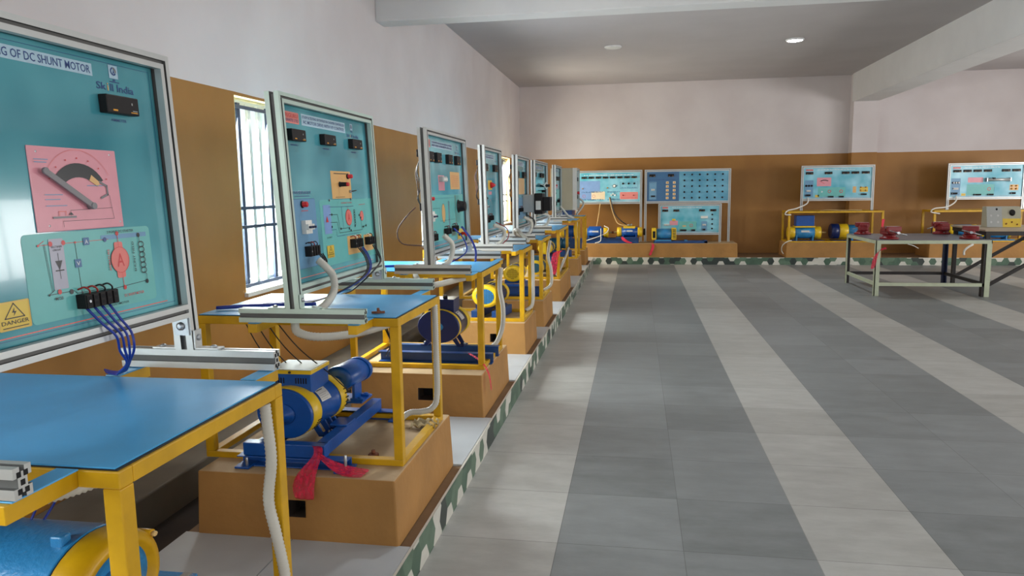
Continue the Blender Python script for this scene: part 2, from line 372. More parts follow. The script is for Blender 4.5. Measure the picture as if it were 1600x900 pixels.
# hexagon-patterned kerb facing
def clip_poly(poly, lo, hi, ulo, uhi):
    for ax, val, sgn in ((1, lo, 1), (1, hi, -1), (0, ulo, 1), (0, uhi, -1)):
        out = []
        for i in range(len(poly)):
            p, q = poly[i], poly[(i+1) % len(poly)]; dp, dq = sgn*(p[ax]-val), sgn*(q[ax]-val)
            if dp >= 0: out.append(p)
            if dp*dq < 0: t = dp/(dp-dq); out.append((p[0]+(q[0]-p[0])*t, p[1]+(q[1]-p[1])*t))
        poly = out
        if len(poly) < 3: return []
    return poly
def kerb(u0, u1, fn, thick, seed):
    rnd = random.Random(seed); m = MB(); R = .078; hh = R*math.sqrt(3)/2
    for i in range(-1, int((u1-u0)/(1.5*R))+2):
        cx = u0+i*1.5*R
        for j in range(-1, 3):
            cz = .008+(2*j+(i % 2))*hh
            pw = .55 if (j == 0 and i % 2 == 0) or cz > .12 else .07
            mm = M_['kw'] if rnd.random() < pw else M_[rnd.choice(['kg1', 'kg1', 'kg2', 'kg3'])]
            pl = clip_poly([(cx+R*math.cos(PI/3*t), cz+R*math.sin(PI/3*t)) for t in range(6)], 0, PZ-.002, u0, u1)
            if pl: m.face([fn(a, z) for a, z in pl], mm)
    return m
m = kerb(YF, KY, lambda u, z: (KX+.012, u, z), .012, 3); m.box(KX-.001, KX+.011, YF, KY, 0, PZ-.002, M_['kw']); struct(m.build('kerb_tiling', recalc=False))
m = kerb(KX+.012, XR, lambda u, z: (u, KY-.012, z), .012, 5); m.box(KX+.012, XR, KY-.011, KY+.001, 0, PZ-.002, M_['kw']); struct(m.build('kerb_tiling', recalc=False))

# ceiling lamps
def downlight(x, y, on, label):
    t = thing('ceiling_downlight', (x, y, ZC), label, 'ceiling light', 'round downlights set in the ceiling')
    m = MB(); m.lathe((0, 0, 0), (0, 0, -1), [(0, .15), (.016, .15), (.03, .13), (.022, .122), (.004, .12)], M_['lampw'], 32, cap1=False); m.build('rim', t)
    m = MB(); m.lathe((0, 0, -.004), (0, 0, -1), [(0, .121), (.018, .12), (.03, .08), (.034, 0)], M_['lampon'] if on else M_['cut'], 28); m.build('diffuser', t)
    if on:
        l = bpy.data.lights.new('downlight_glow', 'SPOT'); l.energy = 110 if y > 9 else 55; l.spot_size = 2.6; l.spot_blend = 1; l.shadow_soft_size = .08; l.color = (.9, .95, 1)
        o = bpy.data.objects.new('downlight_glow', l); o.location = (x, y, ZC-.05); COL.objects.link(o)
downlight(2.60, 13.35, True, 'glowing round downlight in the far ceiling bay')
for x_, y_ in ((-.42, 4.6), (2.60, 4.6)): downlight(x_, y_, True, 'glowing downlight added to brighten the near floor, unseen above the camera view')  # unseen pair added in the near bay to brighten floor and tabletops
downlight(-.42, 13.25, False, 'unlit round downlight in the far ceiling bay, left of the glowing one')

# ---------------------------------------------------------------- plinths and steel tables of the left row
ORD = ['nearest', 'second', 'third', 'fourth', 'fifth', 'sixth', 'seventh', 'eighth']
def plinth(x0, x1, y0, y1, z1, label, holes=(), group='painted cement plinths of the left row'):
    m = MB(); t = .012; z0 = PZ-.012
    B = [(x0-t, y0-t, z0), (x1+t, y0-t, z0), (x1+t, y1+t, z0), (x0-t, y1+t, z0)]; T = [(x0, y0, z1), (x1, y0, z1), (x1, y1, z1), (x0, y1, z1)]
    if holes:                                     # rectangular duct hole in the near face
        hx0, hx1, hz0, hz1 = holes; yf = lambda z: y0-t+(z-z0)/(z1-z0)*t
        q = lambda x, z, dy=0: (x, yf(z)+dy, z)
        o = [q(x0-t, z0), q(x1+t, z0), q(x1, z1), q(x0, z1)]; h = [q(hx0, hz0), q(hx1, hz0), q(hx1, hz1), q(hx0, hz1)]; hb = [q(hx0, hz0, .12), q(hx1, hz0, .12), q(hx1, hz1, .12), q(hx0, hz1, .12)]
        for i in range(4): m.face([o[i], o[(i+1) % 4], h[(i+1) % 4], h[i]], M_['brown']); m.face([h[i], h[(i+1) % 4], hb[(i+1) % 4], hb[i]], M_['trench'])
        m.face(hb, M_['hole'])
    else: m.face([B[0], B[1], T[1], T[0]], M_['brown'])
    for i in (1, 2, 3): m.face([B[i], B[(i+1) % 4], T[(i+1) % 4], T[i]], M_['brown'])
    m.face(T, M_['tan']); m.face(B[::-1], M_['brown'])
    bmesh.ops.remove_doubles(m.bm, verts=m.bm.verts, dist=1e-5)
    o = m.build('cement_plinth', bevel=.008); tag(o, label, 'plinth', group); return o
PN = ['under the nearest blue-topped table, cut by the left picture edge', 'carrying the coupled blue motor set and red ribbon', 'carrying the navy motor on cross rails',
      'fourth from the camera, with the round yellow fan cover on it', 'fifth from the camera in the left row', 'long one, sixth from the camera', 'seventh from the camera, beyond the long one', 'last of the left row near the back wall']
HO = [None, (-1.531, -1.452, .264, .341), (-1.482, -1.379, .269, .353), (-1.36, -1.25, .27, .35), None, None, None, None]
PX = (-1.97, -1.03)
ZP = .455
for i, (a, b_) in enumerate(PL):
    plinth(PX[0], PX[1], a, b_, ZP, 'brown painted cement plinth '+PN[i], HO[i] or ())
ZT1 = 1.15
TB = [(1.29, 2.00), (3.10, 3.81), (4.93, 5.66), (6.82, 7.42), (8.25, 8.95), (10.15, 11.5), (13.22, 13.92), (15.08, 15.72)]
TX0, TX1 = -2.03, -1.045
TN = ['nearest of the left row', 'second of the left row, over the coupled blue motor', 'third of the left row, over the navy motor', 'fourth of the left row, over the yellow fan cover',
      'fifth of the left row', 'sixth and longest of the left row, ribbon on its leg', 'seventh of the left row', 'last of the left row, beside the grey cabinet']
def steel_table(i, x0, x1, y0, y1, zb, zt, label, top='blue', arms=(), leg=.042, group='yellow steel tables of the left row', yellow='yellow', corner=True):
    t = thing('steel_table', ((x0+x1)/2, (y0+y1)/2, zb), label, 'table', group); of = t.location.copy(); Y = M_[yellow]
    for (x, y) in ((x0, y0), (x1-leg, y0), (x0, y1-leg), (x1-leg, y1-leg)):
        m = MB(); m.box(x, x+leg, y, y+leg, zb+.03, zt-.006-.038, Y); m.build('leg', t, of, bevel=.003)
    m = MB(); h = .038; zz = zt-.006
    m.box(x0, x1, y0, y0+leg, zz-h, zz, Y); m.box(x0, x1, y1-leg, y1, zz-h, zz, Y)
    m.box(x0, x0+leg, y0+leg, y1-leg, zz-h, zz, Y); m.box(x1-leg, x1, y0+leg, y1-leg, zz-h, zz, Y); m.build('top_frame', t, of, bevel=.003)
    m = MB()
    m.box(x0, x1, y0, y0+leg, zb, zb+.03, Y); m.box(x0, x1, y1-leg, y1, zb, zb+.03, Y)
    m.box(x0, x0+leg, y0+leg, y1-leg, zb, zb+.03, Y); m.box(x1-leg, x1, y0+leg, y1-leg, zb, zb+.03, Y); m.build('bottom_frame', t, of, bevel=.003)
    m = MB(); m.box(x0+.006, x1-.008, y0+.005, y1-.006, zz, zz+.0025, M_['rubber']); m.box(x0+.01, x1-.016, y0+.009, y1-.009, zz+.0025, zz+.006, M_[top]); m.build('tabletop', t, of)
    for (ax, yy0, yy1) in arms:
        m = MB(); m.box(ax-.02, ax+.02, yy0, yy1, zz-h, zz, Y); m.box(ax-.026, ax+.026, yy0+.012, yy1-.002, zz, zz+.004, M_[top]); m.build('support_arm', t, of, bevel=.003)
    return t
BD = [(1.12, -1.402, 1.035), (2.92, -1.425, 1.115), (4.76, -1.34, 1.155), (6.65, -1.35, .875), (8.12, -1.30, .90), (9.98, -1.356, 1.46), (13.0, -1.404, 1.10)]
for i, (a, b_) in enumerate(TB):
    if i < 7:
        yn, xf, W = BD[i]; A = [(xf+.24, yn-.01, a), (xf-.22, yn-.01, a), (xf+.24, b_, max(b_+.03, yn+W+.01)), (xf-.22, b_, max(b_+.03, yn+W+.01))]
    else: A = []
    steel_table(i, TX0, TX1, a, b_, ZP, ZT1, 'blue-topped yellow table, '+TN[i], arms=A)

# ---------------------------------------------------------------- trainer boards
def slotbar(m, o, ex, ey, ez, w_, d_, L, mt, slots=(1, 1, 1, 1), m0=0, m1=0):
    """extruded aluminium bar with a T-slot down the middle of each face"""
    o, ex, ey, ez = Vector(o), Vector(ex), Vector(ey), Vector(ez); dp = .010
    P = []; K = []
    def side(a, b, on, s=.0055):
        a, b = Vector(a), Vector(b); d = (b-a); L2 = d.length; d.normalize(); n = Vector((-d.y, d.x))
        mid = (a+b)/2; P.append(a); K.append(0)
        if on:
            P.extend([mid-d*s, mid-d*s+n*dp, mid+d*s+n*dp, mid+d*s]); K.extend([1, 1, 1, 0])
    side((0, 0), (w_, 0), slots[0]); side((w_, 0), (w_, d_), slots[1], .010); side((w_, d_), (0, d_), slots[2]); side((0, d_), (0, 0), slots[3], .010)
    A = [m.bm.verts.new(o+ex*p.x+ey*p.y+ez*m0*p.x) for p in P]; B = [m.bm.verts.new(o+ex*p.x+ey*p.y+ez*(L-m1*p.x)) for p in P]
    m.face(A[::-1], mt); m.face(B, mt)
    for i in range(len(A)):
        j = (i+1) % len(A); m.face([A[i], A[j], B[j], B[i]], M_['aluslot'] if K[i] else mt)

_txt = {}
def text_faces(s, bold):
    k = (s, bold)
    if k in _txt: return _txt[k]
    cu = bpy.data.curves.new('t', 'FONT'); cu.body = s; cu.size = 1; cu.resolution_u = 2; cu.offset = .007 if bold else 0
    ob = bpy.data.objects.new('t', cu); COL.objects.link(ob); bpy.context.view_layer.update()
    dg = bpy.context.evaluated_depsgraph_get(); me = bpy.data.meshes.new_from_object(ob.evaluated_get(dg))
    V = [(v.co.x, v.co.y) for v in me.vertices]; Fc = [tuple(p.vertices) for p in me.polygons]
    bpy.data.objects.remove(ob); bpy.data.curves.remove(cu); bpy.data.meshes.remove(me)
    _txt[k] = (V, Fc); return _txt[k]
class Ink:
    """flat print laid on a panel; (u, z) in the panel plane, y towards the viewer"""
    def __init__(s, yp): s.m = MB(); s.yp = yp; s.L = 1
    def y(s): return s.yp-.0006*s.L
    def poly(s, pts, c): s.m.face([(u, s.y(), z) for u, z in pts], INK[c]); return s
    def rect(s, u0, u1, z0, z1, c, r=0):
        if not r: return s.poly([(u0, z0), (u1, z0), (u1, z1), (u0, z1)], c)
        p = []
        for cx, cz, a0 in ((u1-r, z0+r, -90), (u1-r, z1-r, 0), (u0+r, z1-r, 90), (u0+r, z0+r, 180)):
            for k in range(5): a = math.radians(a0+k*22.5); p.append((cx+r*math.cos(a), cz+r*math.sin(a)))
        return s.poly(p, c)
    def outline(s, u0, u1, z0, z1, c, t=.0015):
        s.rect(u0, u1, z0, z0+t, c); s.rect(u0, u1, z1-t, z1, c); s.rect(u0, u0+t, z0, z1, c); s.rect(u1-t, u1, z0, z1, c); return s
    def line(s, pts, c, t=.0016):
        for a, b in zip(pts, pts[1:]):
            a, b = Vector(a), Vector(b); d = b-a
            if d.length < 1e-6: continue
            n = Vector((-d.y, d.x)).normalized()*t/2; e = d.normalized()*t/2
            s.poly([tuple(a-n-e), tuple(b-n+e), tuple(b+n+e), tuple(a+n-e)], c)
        return s
    def disc(s, u, z, r, c, rz=None, n=24):
        rz = rz or r; return s.poly([(u+r*math.cos(2*PI*k/n), z+rz*math.sin(2*PI*k/n)) for k in range(n)], c)
    def ring(s, u, z, r, c, t=.002, a0=0, a1=360, rz=None, n=24):
        rz = rz or r; A = [math.radians(a0+(a1-a0)*k/n) for k in range(n+1)]
        for p, q in zip(A, A[1:]):
            f = lambda a, k: (u+(r-t*k)*math.cos(a), z+(rz-t*k)*math.sin(a)); s.poly([f(p, 0), f(q, 0), f(q, 1), f(p, 1)], c)
        return s
    def text(s, t, u0, u1, z0, z1, c, bold=True, rot=False):
        V, Fc = text_faces(t, bold); xs = [v[0] for v in V]; ys = [v[1] for v in V]; a, b, c0, d0 = min(xs), max(xs), min(ys), max(ys)
        if rot: P = [(u1-(y-c0)/(d0-c0)*(u1-u0), z0+(x-a)/(b-a)*(z1-z0)) for x, y in V]
        else: P = [(u0+(x-a)/(b-a)*(u1-u0), z0+(y-c0)/(d0-c0)*(z1-z0)) for x, y in V]
        vs = [s.m.bm.verts.new((u, s.y(), z)) for u, z in P]
        for f in Fc: s.m.face([vs[i] for i in f], INK[c])
        return s
    def scribble(s, u0, u1, z0, z1, c, seed=1):
        rnd = random.Random(seed); u = u0; h = z1-z0          # lettering too small to read: word-shaped strokes
        while u < u1-h*.6:
            wl = min(rnd.uniform(1.2, 4.2)*h, u1-u); e = u
            while e < u+wl-.1*h:
                s.rect(e, min(e+.42*h, u+wl), z0 if rnd.random() < .7 else z0+.35*h, z1 if rnd.random() < .7 else z0+.7*h, c); e += .6*h
            u += wl+.5*h
        return s
    def done(s, name, parent, off, xf): return s.m.build(name, parent, off, xf, recalc=False)

class Board:
    def __init__(s, name, label, cat, x, y, z0, W, zb, zt, rz, panel='near', lean=0, alu='alu', wf=.043, df=.064, legs=(0, 1), group=None, rails=None, yp=.036, foot=None):
        s.t = thing(name, (x, y, z0), label, cat, group, rz); s.z0 = z0; s.W = W; s.zb = zb; s.zt = zt; s.yp = yp; s.wf = wf; s.df = df
        s.off = (0, 0, z0); s.xf = (lambda v: Vector((v.x, v.y+lean*(v.z-1.2), v.z))) if lean else None
        A = M_[alu]; zr = z0+.062 if rails else (foot if foot is not None else z0)
        for k in (0, 1):
            m = MB(); zz = zr if k in legs else zb; slotbar(m, (k*W, 0, zz), (1-2*k, 0, 0), (0, 1, 0), (0, 0, 1), wf, df, zt-zz, A, m1=1); m.build('upright', s.t, s.off, s.xf)
        m = MB(); slotbar(m, (0, 0, zt), (0, 0, -1), (0, 1, 0), (1, 0, 0), wf, df, W, A, m0=1, m1=1); m.build('frame_rail', s.t, s.off, s.xf)
        m = MB(); slotbar(m, (wf, 0, zb+wf), (0, 0, -1), (0, 1, 0), (1, 0, 0), wf, df, W-2*wf, A); m.build('frame_rail', s.t, s.off, s.xf)
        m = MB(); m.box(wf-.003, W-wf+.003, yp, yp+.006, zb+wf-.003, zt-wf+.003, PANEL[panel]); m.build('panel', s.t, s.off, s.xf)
        if rails:
            for k in (0, 1):
                m = MB(); o = (k*(W-.042), rails[0], z0+.001); L = rails[1]-rails[0]
                slotbar(m, o, (1, 0, 0), (0, 0, 1), (0, 1, 0), .042, .061, L, A)
                for (du, dz) in ((.013, .014), (.029, .014), (.013, .047), (.029, .047), (.021, .0305)):
                    m.box(o[0]+du-.005, o[0]+du+.005, rails[0]-.0006, rails[0]+.001, z0+dz-.0055, z0+dz+.0055, M_['hole'])
                m.build('foot_rail', s.t, s.off)
                for sg in (-1, 1):
                    m = MB(); yb = 0 if sg < 0 else df; ya = yb+sg*.085; y1, y2 = sorted((yb, yb+sg*.006)); y3, y4 = sorted((yb, ya))
                    u0 = k*(W-.042)+.002; u1 = u0+.038
                    m.box(u0, u1, y1, y2, z0+.062, z0+.125, A); m.box(u0, u1, y3, y4, z0+.062, z0+.068, A)
                    m.lathe(((u0+u1)/2, yb+sg*.006, z0+.10), (0, sg, 0), [(0, .011), (.004, .0105), (.0075, .005)], M_['steel'], 14)
                    m.lathe(((u0+u1)/2, yb+sg*.058, z0+.068), (0, 0, 1), [(0, .011), (.004, .0105), (.0075, .005)], M_['steel'], 14)
                    m.build('corner_bracket', s.t, s.off, bevel=.0015)
            m = MB(); u = W-wf
            m.box(u-.005, u, .006, df-.006, zb-.058, zb, M_['steel']); m.lathe((u-.005, df/2, zb-.028), (-1, 0, 0), [(0, .014), (.005, .013), (.009, .006)], M_['steel'], 16)
            m.build('fixing_plate', s.t, s.off, s.xf)
    def ink(s, layer=1):
        k = Ink(s.yp); k.L = layer; return k
    def put(s, k, name): return k.done(name, s.t, s.off, s.xf)
    def meter(s, u0, u1, z0, z1, d=.028, name='panel_meter'):
        m = MB(); m.box(u0, u1, s.yp-d, s.yp, z0, z1, M_['black'], bevel=.003)
        h = z1-z0; w_ = u1-u0; y = s.yp-d-.0006
        m.box(u0+w_*.16, u0+w_*.3, y, y+.001, z0+h*.13, z0+h*.22, M_['amber']); m.box(u0+w_*.72, u0+w_*.93, y, y+.001, z0+h*.12, z0+h*.17, M_['amber']); m.box(u0+w_*.78, u0+w_*.93, y, y+.001, z0+h*.22, z0+h*.26, M_['grey'])
        m.box(u0+w_*.76, u0+w_*.79, y, y+.001, z0+h*.55, z0+h*.68, M_['grey'])
        return m.build(name, s.t, s.off, s.xf)
    def block(s, u0, u1, z0, z1, d=.03, loops=3, cols=('wblack', 'wred', 'wblack', 'wwhite')):
        m = MB(); m.box(u0, u1, s.yp-d, s.yp, z0, z1, M_['black'], bevel=.002); w_ = u1-u0; h = z1-z0
        n = max(2, int(w_/.022))
        for i in range(n):
            cu = u0+w_*(i+.5)/n
            for cz in (z0+h*.3, z0+h*.7):
                m.box(cu-.006, cu+.006, s.yp-d-.0008, s.yp-d+.001, cz-h*.13, cz+h*.13, M_['hole'])
            m.box(cu-w_/n*.46, cu-w_/n*.40, s.yp-d-.004, s.yp-d, z0+.002, z1-.002, M_['black'])
        m.cyl((u0+w_*.12, s.yp-d-.0012, z0+h/2), (u0+w_*.12, s.yp-d, z0+h/2), .004, M_['steel'], 10)
        o = m.build('terminal_block', s.t, s.off, s.xf)
        if loops:
            m = MB()
            for i in range(loops):
                cu = u0+w_*(i+.8)/(loops+.4)
                m.tube([(cu-.012, s.yp-.001, z1+.012), (cu-.008, s.yp-.018, z1+.018), (cu+.004, s.yp-.022, z1+.008), (cu+.006, s.yp-.018, z1-.004)], .0024, M_[cols[i % len(cols)]], 6)
            m.build('wire_loop', s.t, s.off, s.xf)
        return o
    def button(s, u, z, r=.012, c='red', d=.03, name='push_button'):
        m = MB(); m.lathe((u, s.yp, z), (0, -1, 0), [(0, r*1.2), (.006, r*1.2), (.007, r*.9), (d, r*.9), (d+.003, r*.6), (d+.003, 0)], M_[c], 20, ms=[M_['black'], M_['black']]+[M_[c]]*4)
        return m.build(name, s.t, s.off, s.xf)
    def knob(s, u, z, r=.014, d=.035, cap='red', name='rotary_knob'):
        m = MB(); m.lathe((u, s.yp, z), (0, -1, 0), [(0, r*1.15), (.004, r*1.15), (.005, r), (d*.8, r*.85), (d, r*.8), (d, 0)], M_['black'], 20, ms=[M_['black']]*3+[M_[cap]]*2)
        return m.build(name, s.t, s.off, s.xf)
    def breaker(s, u0, u1, z0, z1, n=3):
        m = MB(); w_ = (u1-u0)/n; h = z1-z0
        for i in range(n):
            a = u0+i*w_
            m.box(a+.0005, a+w_-.0005, s.yp-.022, s.yp, z0, z1, M_['cut']); m.box(a+.001, a+w_-.001, s.yp-.034, s.yp-.022, z0+h*.3, z0+h*.72, M_['cut'])
            m.box(a+w_*.2, a+w_*.8, s.yp-.046, s.yp-.034, z0+h*.42, z0+h*.58, M_['navyp'] if n > 1 else M_['black'])
        return m.build('circuit_breaker', s.t, s.off, s.xf)
    def screws(s, pts, r=.005):
        for u, z in pts: m = MB(); m.lathe((u, s.yp-.0015, z), (0, -1, 0), [(0, r), (.002, r*.9), (.003, 0)], M_['steel'], 12); m.build('screw', s.t, s.off, s.xf)

def maker(b, u0, u1, z0, z1):
    k = b.ink(1); k.rect(u0, u1, z0, z1, 'makerpink', (z1-z0)*.12); k.L = 2; h = z1-z0; w_ = u1-u0
    k.text('SRIGURU', u0+w_*.06, u1-w_*.08, z0+h*.5, z0+h*.86, 'red'); k.text('PRIVATE LTD', u0+w_*.06, u1-w_*.06, z0+h*.14, z0+h*.4, 'blue'); b.put(k, 'maker_label')
def skill(b, u0, u1, z0, z1, lu, lz, lr):
    k = b.ink(1); k.rect(lu-lr, lu+lr, lz-lr, lz+lr, 'pale'); k.L = 2; k.outline(lu-lr, lu+lr, lz-lr, lz+lr, 'steelb', .0008)
    k.ring(lu, lz+lr*.1, lr*.62, 'blue', lr*.22, 100, 330); k.ring(lu, lz+lr*.1, lr*.62, 'grey', lr*.3, 340, 450)
    k.poly([(lu-lr*.25, lz-lr*.4), (lu+lr*.1, lz-lr*.1), (lu+lr*.35, lz-lr*.55), (lu+lr*.1, lz+lr*.45)], 'blue')
    k.rect(lu-lr*.25, lu+lr*.25, lz-lr*1.35, lz-lr*1.1, 'blue'); k.rect(lu-lr*1.0, lu+lr*1.1, lz-lr*1.55, lz-lr*1.42, 'blue')
    w_ = u1-u0; k.text('Sk', u0, u0+w_*.25, z0+(z1-z0)*.05, z1, 'blue'); k.text('i', u0+w_*.28, u0+w_*.31, z0, z1, 'orange', False); k.text('ll India', u0+w_*.36, u1, z0, z1, 'blue'); b.put(k, 'skill_india_logo')
def danger(b, u0, u1, z0, z1):
    k = b.ink(5); k.rect(u0, u1, z0, z1, 'yellow', .004); k.L = 6; w_ = u1-u0; h = z1-z0; k.outline(u0+.002, u1-.002, z0+.002, z1-.002, 'orange', .001)
    c = (u0+u1)/2; k.line([(c-w_*.3, z0+h*.42), (c+w_*.3, z0+h*.42), (c, z0+h*.92), (c-w_*.3, z0+h*.42)], 'black', h*.035)
    k.poly([(c+w_*.02, z0+h*.78), (c-w_*.07, z0+h*.6), (c+w_*.0, z0+h*.6), (c-w_*.03, z0+h*.47), (c+w_*.07, z0+h*.64), (c+w_*.0, z0+h*.64)], 'black')
    k.text('DANGER', u0+w_*.08, u1-w_*.08, z0+h*.2, z0+h*.34, 'black'); k.rect(u0+w_*.1, u1-w_*.1, z0+h*.08, z0+h*.11, 'black'); b.put(k, 'danger_sign')
def border(b, c='navy'):
    k = b.ink(1); a = .012; k.outline(b.wf+a, b.W-b.wf-a, b.zb+b.wf+a, b.zt-b.wf-a, c, .0012); k.rect(b.wf+.05, b.W-b.wf-.05, b.zb+b.wf+.018, b.zb+b.wf+.021, 'salmon'); b.put(k, 'printed_border')
def coil(k, u, z0, z1, r, c, n=6, t=.0018):
    st = (z1-z0)/n
    for i in range(n): k.ring(u, z0+st*(i+.5), r, c, t, 0, 360, rz=st*.62, n=18)

# --- board 1 : starting of DC shunt motor
LN = .047
yn, xf_, W = BD[0]
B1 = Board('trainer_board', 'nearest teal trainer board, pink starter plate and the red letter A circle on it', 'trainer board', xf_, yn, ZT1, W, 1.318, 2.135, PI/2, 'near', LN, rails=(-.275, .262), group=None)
U = lambda Y: Y*.992-yn
border(B1, 'blue'); maker(B1, U(1.22), U(1.36), 2.02, 2.07)
k = B1.ink(1); k.rect(U(1.375), U(1.872), 2.035, 2.068, 'pale'); k.L = 2; k.text('STUDY & TESTING OF DC SHUNT MOTOR', U(1.385), U(1.864), 2.041, 2.062, 'blue'); B1.put(k, 'title_label')
skill(B1, U(1.882), U(2.036), 2.003, 2.024, U(1.957), 2.058, .019)
B1.meter(U(1.882), U(2.015), 1.938, 1.989)
k = B1.ink(1); k.text('AMMETER', U(1.925), U(1.99), 1.918, 1.926, 'blue'); B1.put(k, 'meter_caption')
for (a, t) in ((1.2, 'VOLTMETER'),): B1.meter(U(a), U(a+.133), 1.942, 1.995)
# pink starter plate
m = MB(); m.box(U(1.605), U(1.918), B1.yp-.004, B1.yp, 1.62, 1.834, INK['pink']); m.build('starter_plate', B1.t, B1.off, B1.xf, bevel=.003)
k = B1.ink(9); cu, cz = U(1.765), 1.70
pts = [(cu+.105*math.cos(math.radians(a)), cz+.095*math.sin(math.radians(a))) for a in range(32, 149, 9)]+[(cu+.075*math.cos(math.radians(a)), cz+.058*math.sin(math.radians(a))) for a in range(140, 39, -10)]
k.poly(pts, 'black'); k.L = 10
k.poly([(cu+.045, 1.765), (cu+.075, 1.745), (cu+.066, 1.733), (cu+.036, 1.75)], 'orange')
for a in range(30, 151, 20): k.disc(cu+.118*math.cos(math.radians(a)), cz+.108*math.sin(math.radians(a)), .0022, 'red')
k.ring(cu, cz, .13, 'salmon', .001, 30, 150)
for (a, b_, z) in ((1.62, 1.665, 1.80), (1.62, 1.66, 1.793), (1.64, 1.7, 1.712), (1.64, 1.69, 1.70), (1.64, 1.71, 1.684), (1.79, 1.85, 1.735)): k.rect(U(a), U(b_), z, z+.002, 'steelb')
k.line([(U(1.84), 1.746), (U(1.865), 1.735), (U(1.866), 1.712), (U(1.84), 1.703)], 'grey', .006); k.line([(U(1.872), 1.71), (U(1.876), 1.675), (U(1.72), 1.672), (U(1.72), 1.655)], 'black', .001)
k.line([(U(1.66), 1.655), (U(1.735), 1.655)], 'grey', .005); k.poly([(U(1.712), 1.66), (U(1.728), 1.66), (U(1.72), 1.668)], 'black'); k.line([(U(1.68), 1.66), (U(1.68), 1.67), (U(1.703), 1.67), (U(1.703), 1.66)], 'salmon', .002)
k.line([(U(1.69), 1.63), (U(1.69), 1.645), (U(1.88), 1.645), (U(1.876), 1.675)], 'black', .001); B1.put(k, 'starter_artwork')
m = MB(); a, b_ = Vector((U(1.64), B1.yp-.016, 1.772)), Vector((U(1.79), B1.yp-.016, 1.682)); m.bar(a, b_, .015, .006, INK['grey'], up=Vector((0, 1, 0))); m.cyl(a+Vector((0, .002, 0)), a-Vector((0, .005, 0)), .009, INK['grey'], 16)
m.cyl(b_+Vector((0, .014, 0)), b_-Vector((0, .006, 0)), .009, INK['grey'], 16); m.build('starter_handle', B1.t, B1.off, B1.xf)
B1.screws([(U(1.632), 1.82), (U(1.893), 1.822), (U(1.645), 1.635), (U(1.905), 1.635)], .007)
# circuit diagram
k = B1.ink(1); k.rect(U(1.553), U(2.03), 1.396, 1.617, 'mint', .014); k.L = 2
k.line([(U(1.60), 1.588), (U(1.85), 1.588)], 'red', .0014); k.line([(U(1.62), 1.463), (U(1.70), 1.463)], 'black', .0016)
k.line([(U(1.70), 1.463), (U(1.71), 1.455), (U(1.805), 1.455), (U(1.808), 1.447), (U(1.985), 1.455)], 'black', .0016); k.line([(U(1.724), 1.588), (U(1.727), 1.455)], 'black', .0014)
k.line([(U(1.60), 1.588), (U(1.62), 1.598)], 'red', .0016); k.line([(U(1.615), 1.463), (U(1.635), 1.473)], 'black', .0016); k.line([(U(1.618), 1.59), (U(1.627), 1.47)], 'black', .001); k.line([(U(1.622), 1.59), (U(1.631), 1.47)], 'black', .001)
k.rect(U(1.822), U(2.012), 1.587, 1.6, 'steelb'); k.L = 3; k.rect(U(1.6825-.048), U(1.6825), 1.473, 1.602, 'plate', .003)
k.L = 4
for u, z, c in ((1.64, 1.59, 'red'), (1.683, 1.59, 'red'), (1.65, 1.467, 'red'), (1.69, 1.462, 'black'), (1.886, 1.602, 'red'), (1.893, 1.447, 'red'), (1.835, 1.588, 'blue'), (1.976, 1.592, 'black'), (1.992, 1.453, 'black'), (1.724, 1.588, 'red'), (1.727, 1.455, 'black'), (1.60, 1.588, 'red'), (1.615, 1.463, 'black')):
    s_ = 1 if c not in ('red',) or u > 1.7 else 1; r = .0065 if (u, z) not in ((1.724, 1.588), (1.727, 1.455), (1.60, 1.588), (1.615, 1.463)) else .003
    k.disc(U(u), z, r, c)
k.poly([(U(1.648), 1.546), (U(1.672), 1.546), (U(1.66), 1.522)], 'black'); k.line([(U(1.647), 1.521), (U(1.673), 1.521)], 'black', .003); k.line([(U(1.66), 1.565), (U(1.66), 1.5)], 'black', .0015)
k.text('RECTIFIER', U(1.641), U(1.677), 1.579, 1.584, 'black'); k.text('CIRCUIT', U(1.645), U(1.673), 1.571, 1.576, 'black')
k.rect(U(1.753), U(1.775), 1.578, 1.598, 'navy', .002); k.rect(U(1.714), U(1.737), 1.522, 1.544, 'navy', .002); k.L = 5
k.text('A', U(1.758), U(1.770), 1.582, 1.593, 'white'); k.text('V', U(1.719), U(1.732), 1.527, 1.538, 'white')
k.L = 4; k.line([(U(1.886), 1.6), (U(1.89), 1.45)], 'red', .002); k.rect(U(1.868), U(1.903), 1.476, 1.578, 'salmon', .006); k.L = 5; k.disc(U(1.886), 1.527, .037, 'salmon'); k.L = 6; k.ring(U(1.886), 1.527, .037, 'red', .0012); k.text('A', U(1.872), U(1.901), 1.508, 1.545, 'red')
k.text('3 POINT DC STARTER', U(1.845), U(1.955), 1.604, 1.611, 'black'); k.text('ARMATURE', U(1.838), U(1.846), 1.50, 1.56, 'red', rot=True); k.text('SHUNT FIELD', U(1.942), U(1.950), 1.487, 1.575, 'black', rot=True)
k.text('MCB', U(1.632), U(1.658), 1.447, 1.455, 'black'); k.text('DC SHUNT MOTOR', U(1.885), U(1.97), 1.42, 1.428, 'red'); k.text('DC SHUNT MOTOR', U(1.80), U(1.90), 1.402, 1.408, 'black')
k.line([(U(1.976), 1.592), (U(1.976), 1.572)], 'black', .0016); k.line([(U(1.985), 1.48), (U(1.992), 1.475), (U(1.992), 1.453)], 'black', .0016); coil(k, U(1.982), 1.48, 1.572, .013, 'black', 6, .0028); B1.put(k, 'circuit_diagram')
danger(B1, U(1.455), U(1.549), 1.398, 1.466)
B1.block(U(1.702), U(1.828), 1.414, 1.452, loops=4, cols=('wred', 'wred', 'wblack', 'wblack'))
B1.breaker(U(1.25), U(1.33), 1.50, 1.58); B1.block(U(1.24), U(1.34), 1.414, 1.45, loops=2)

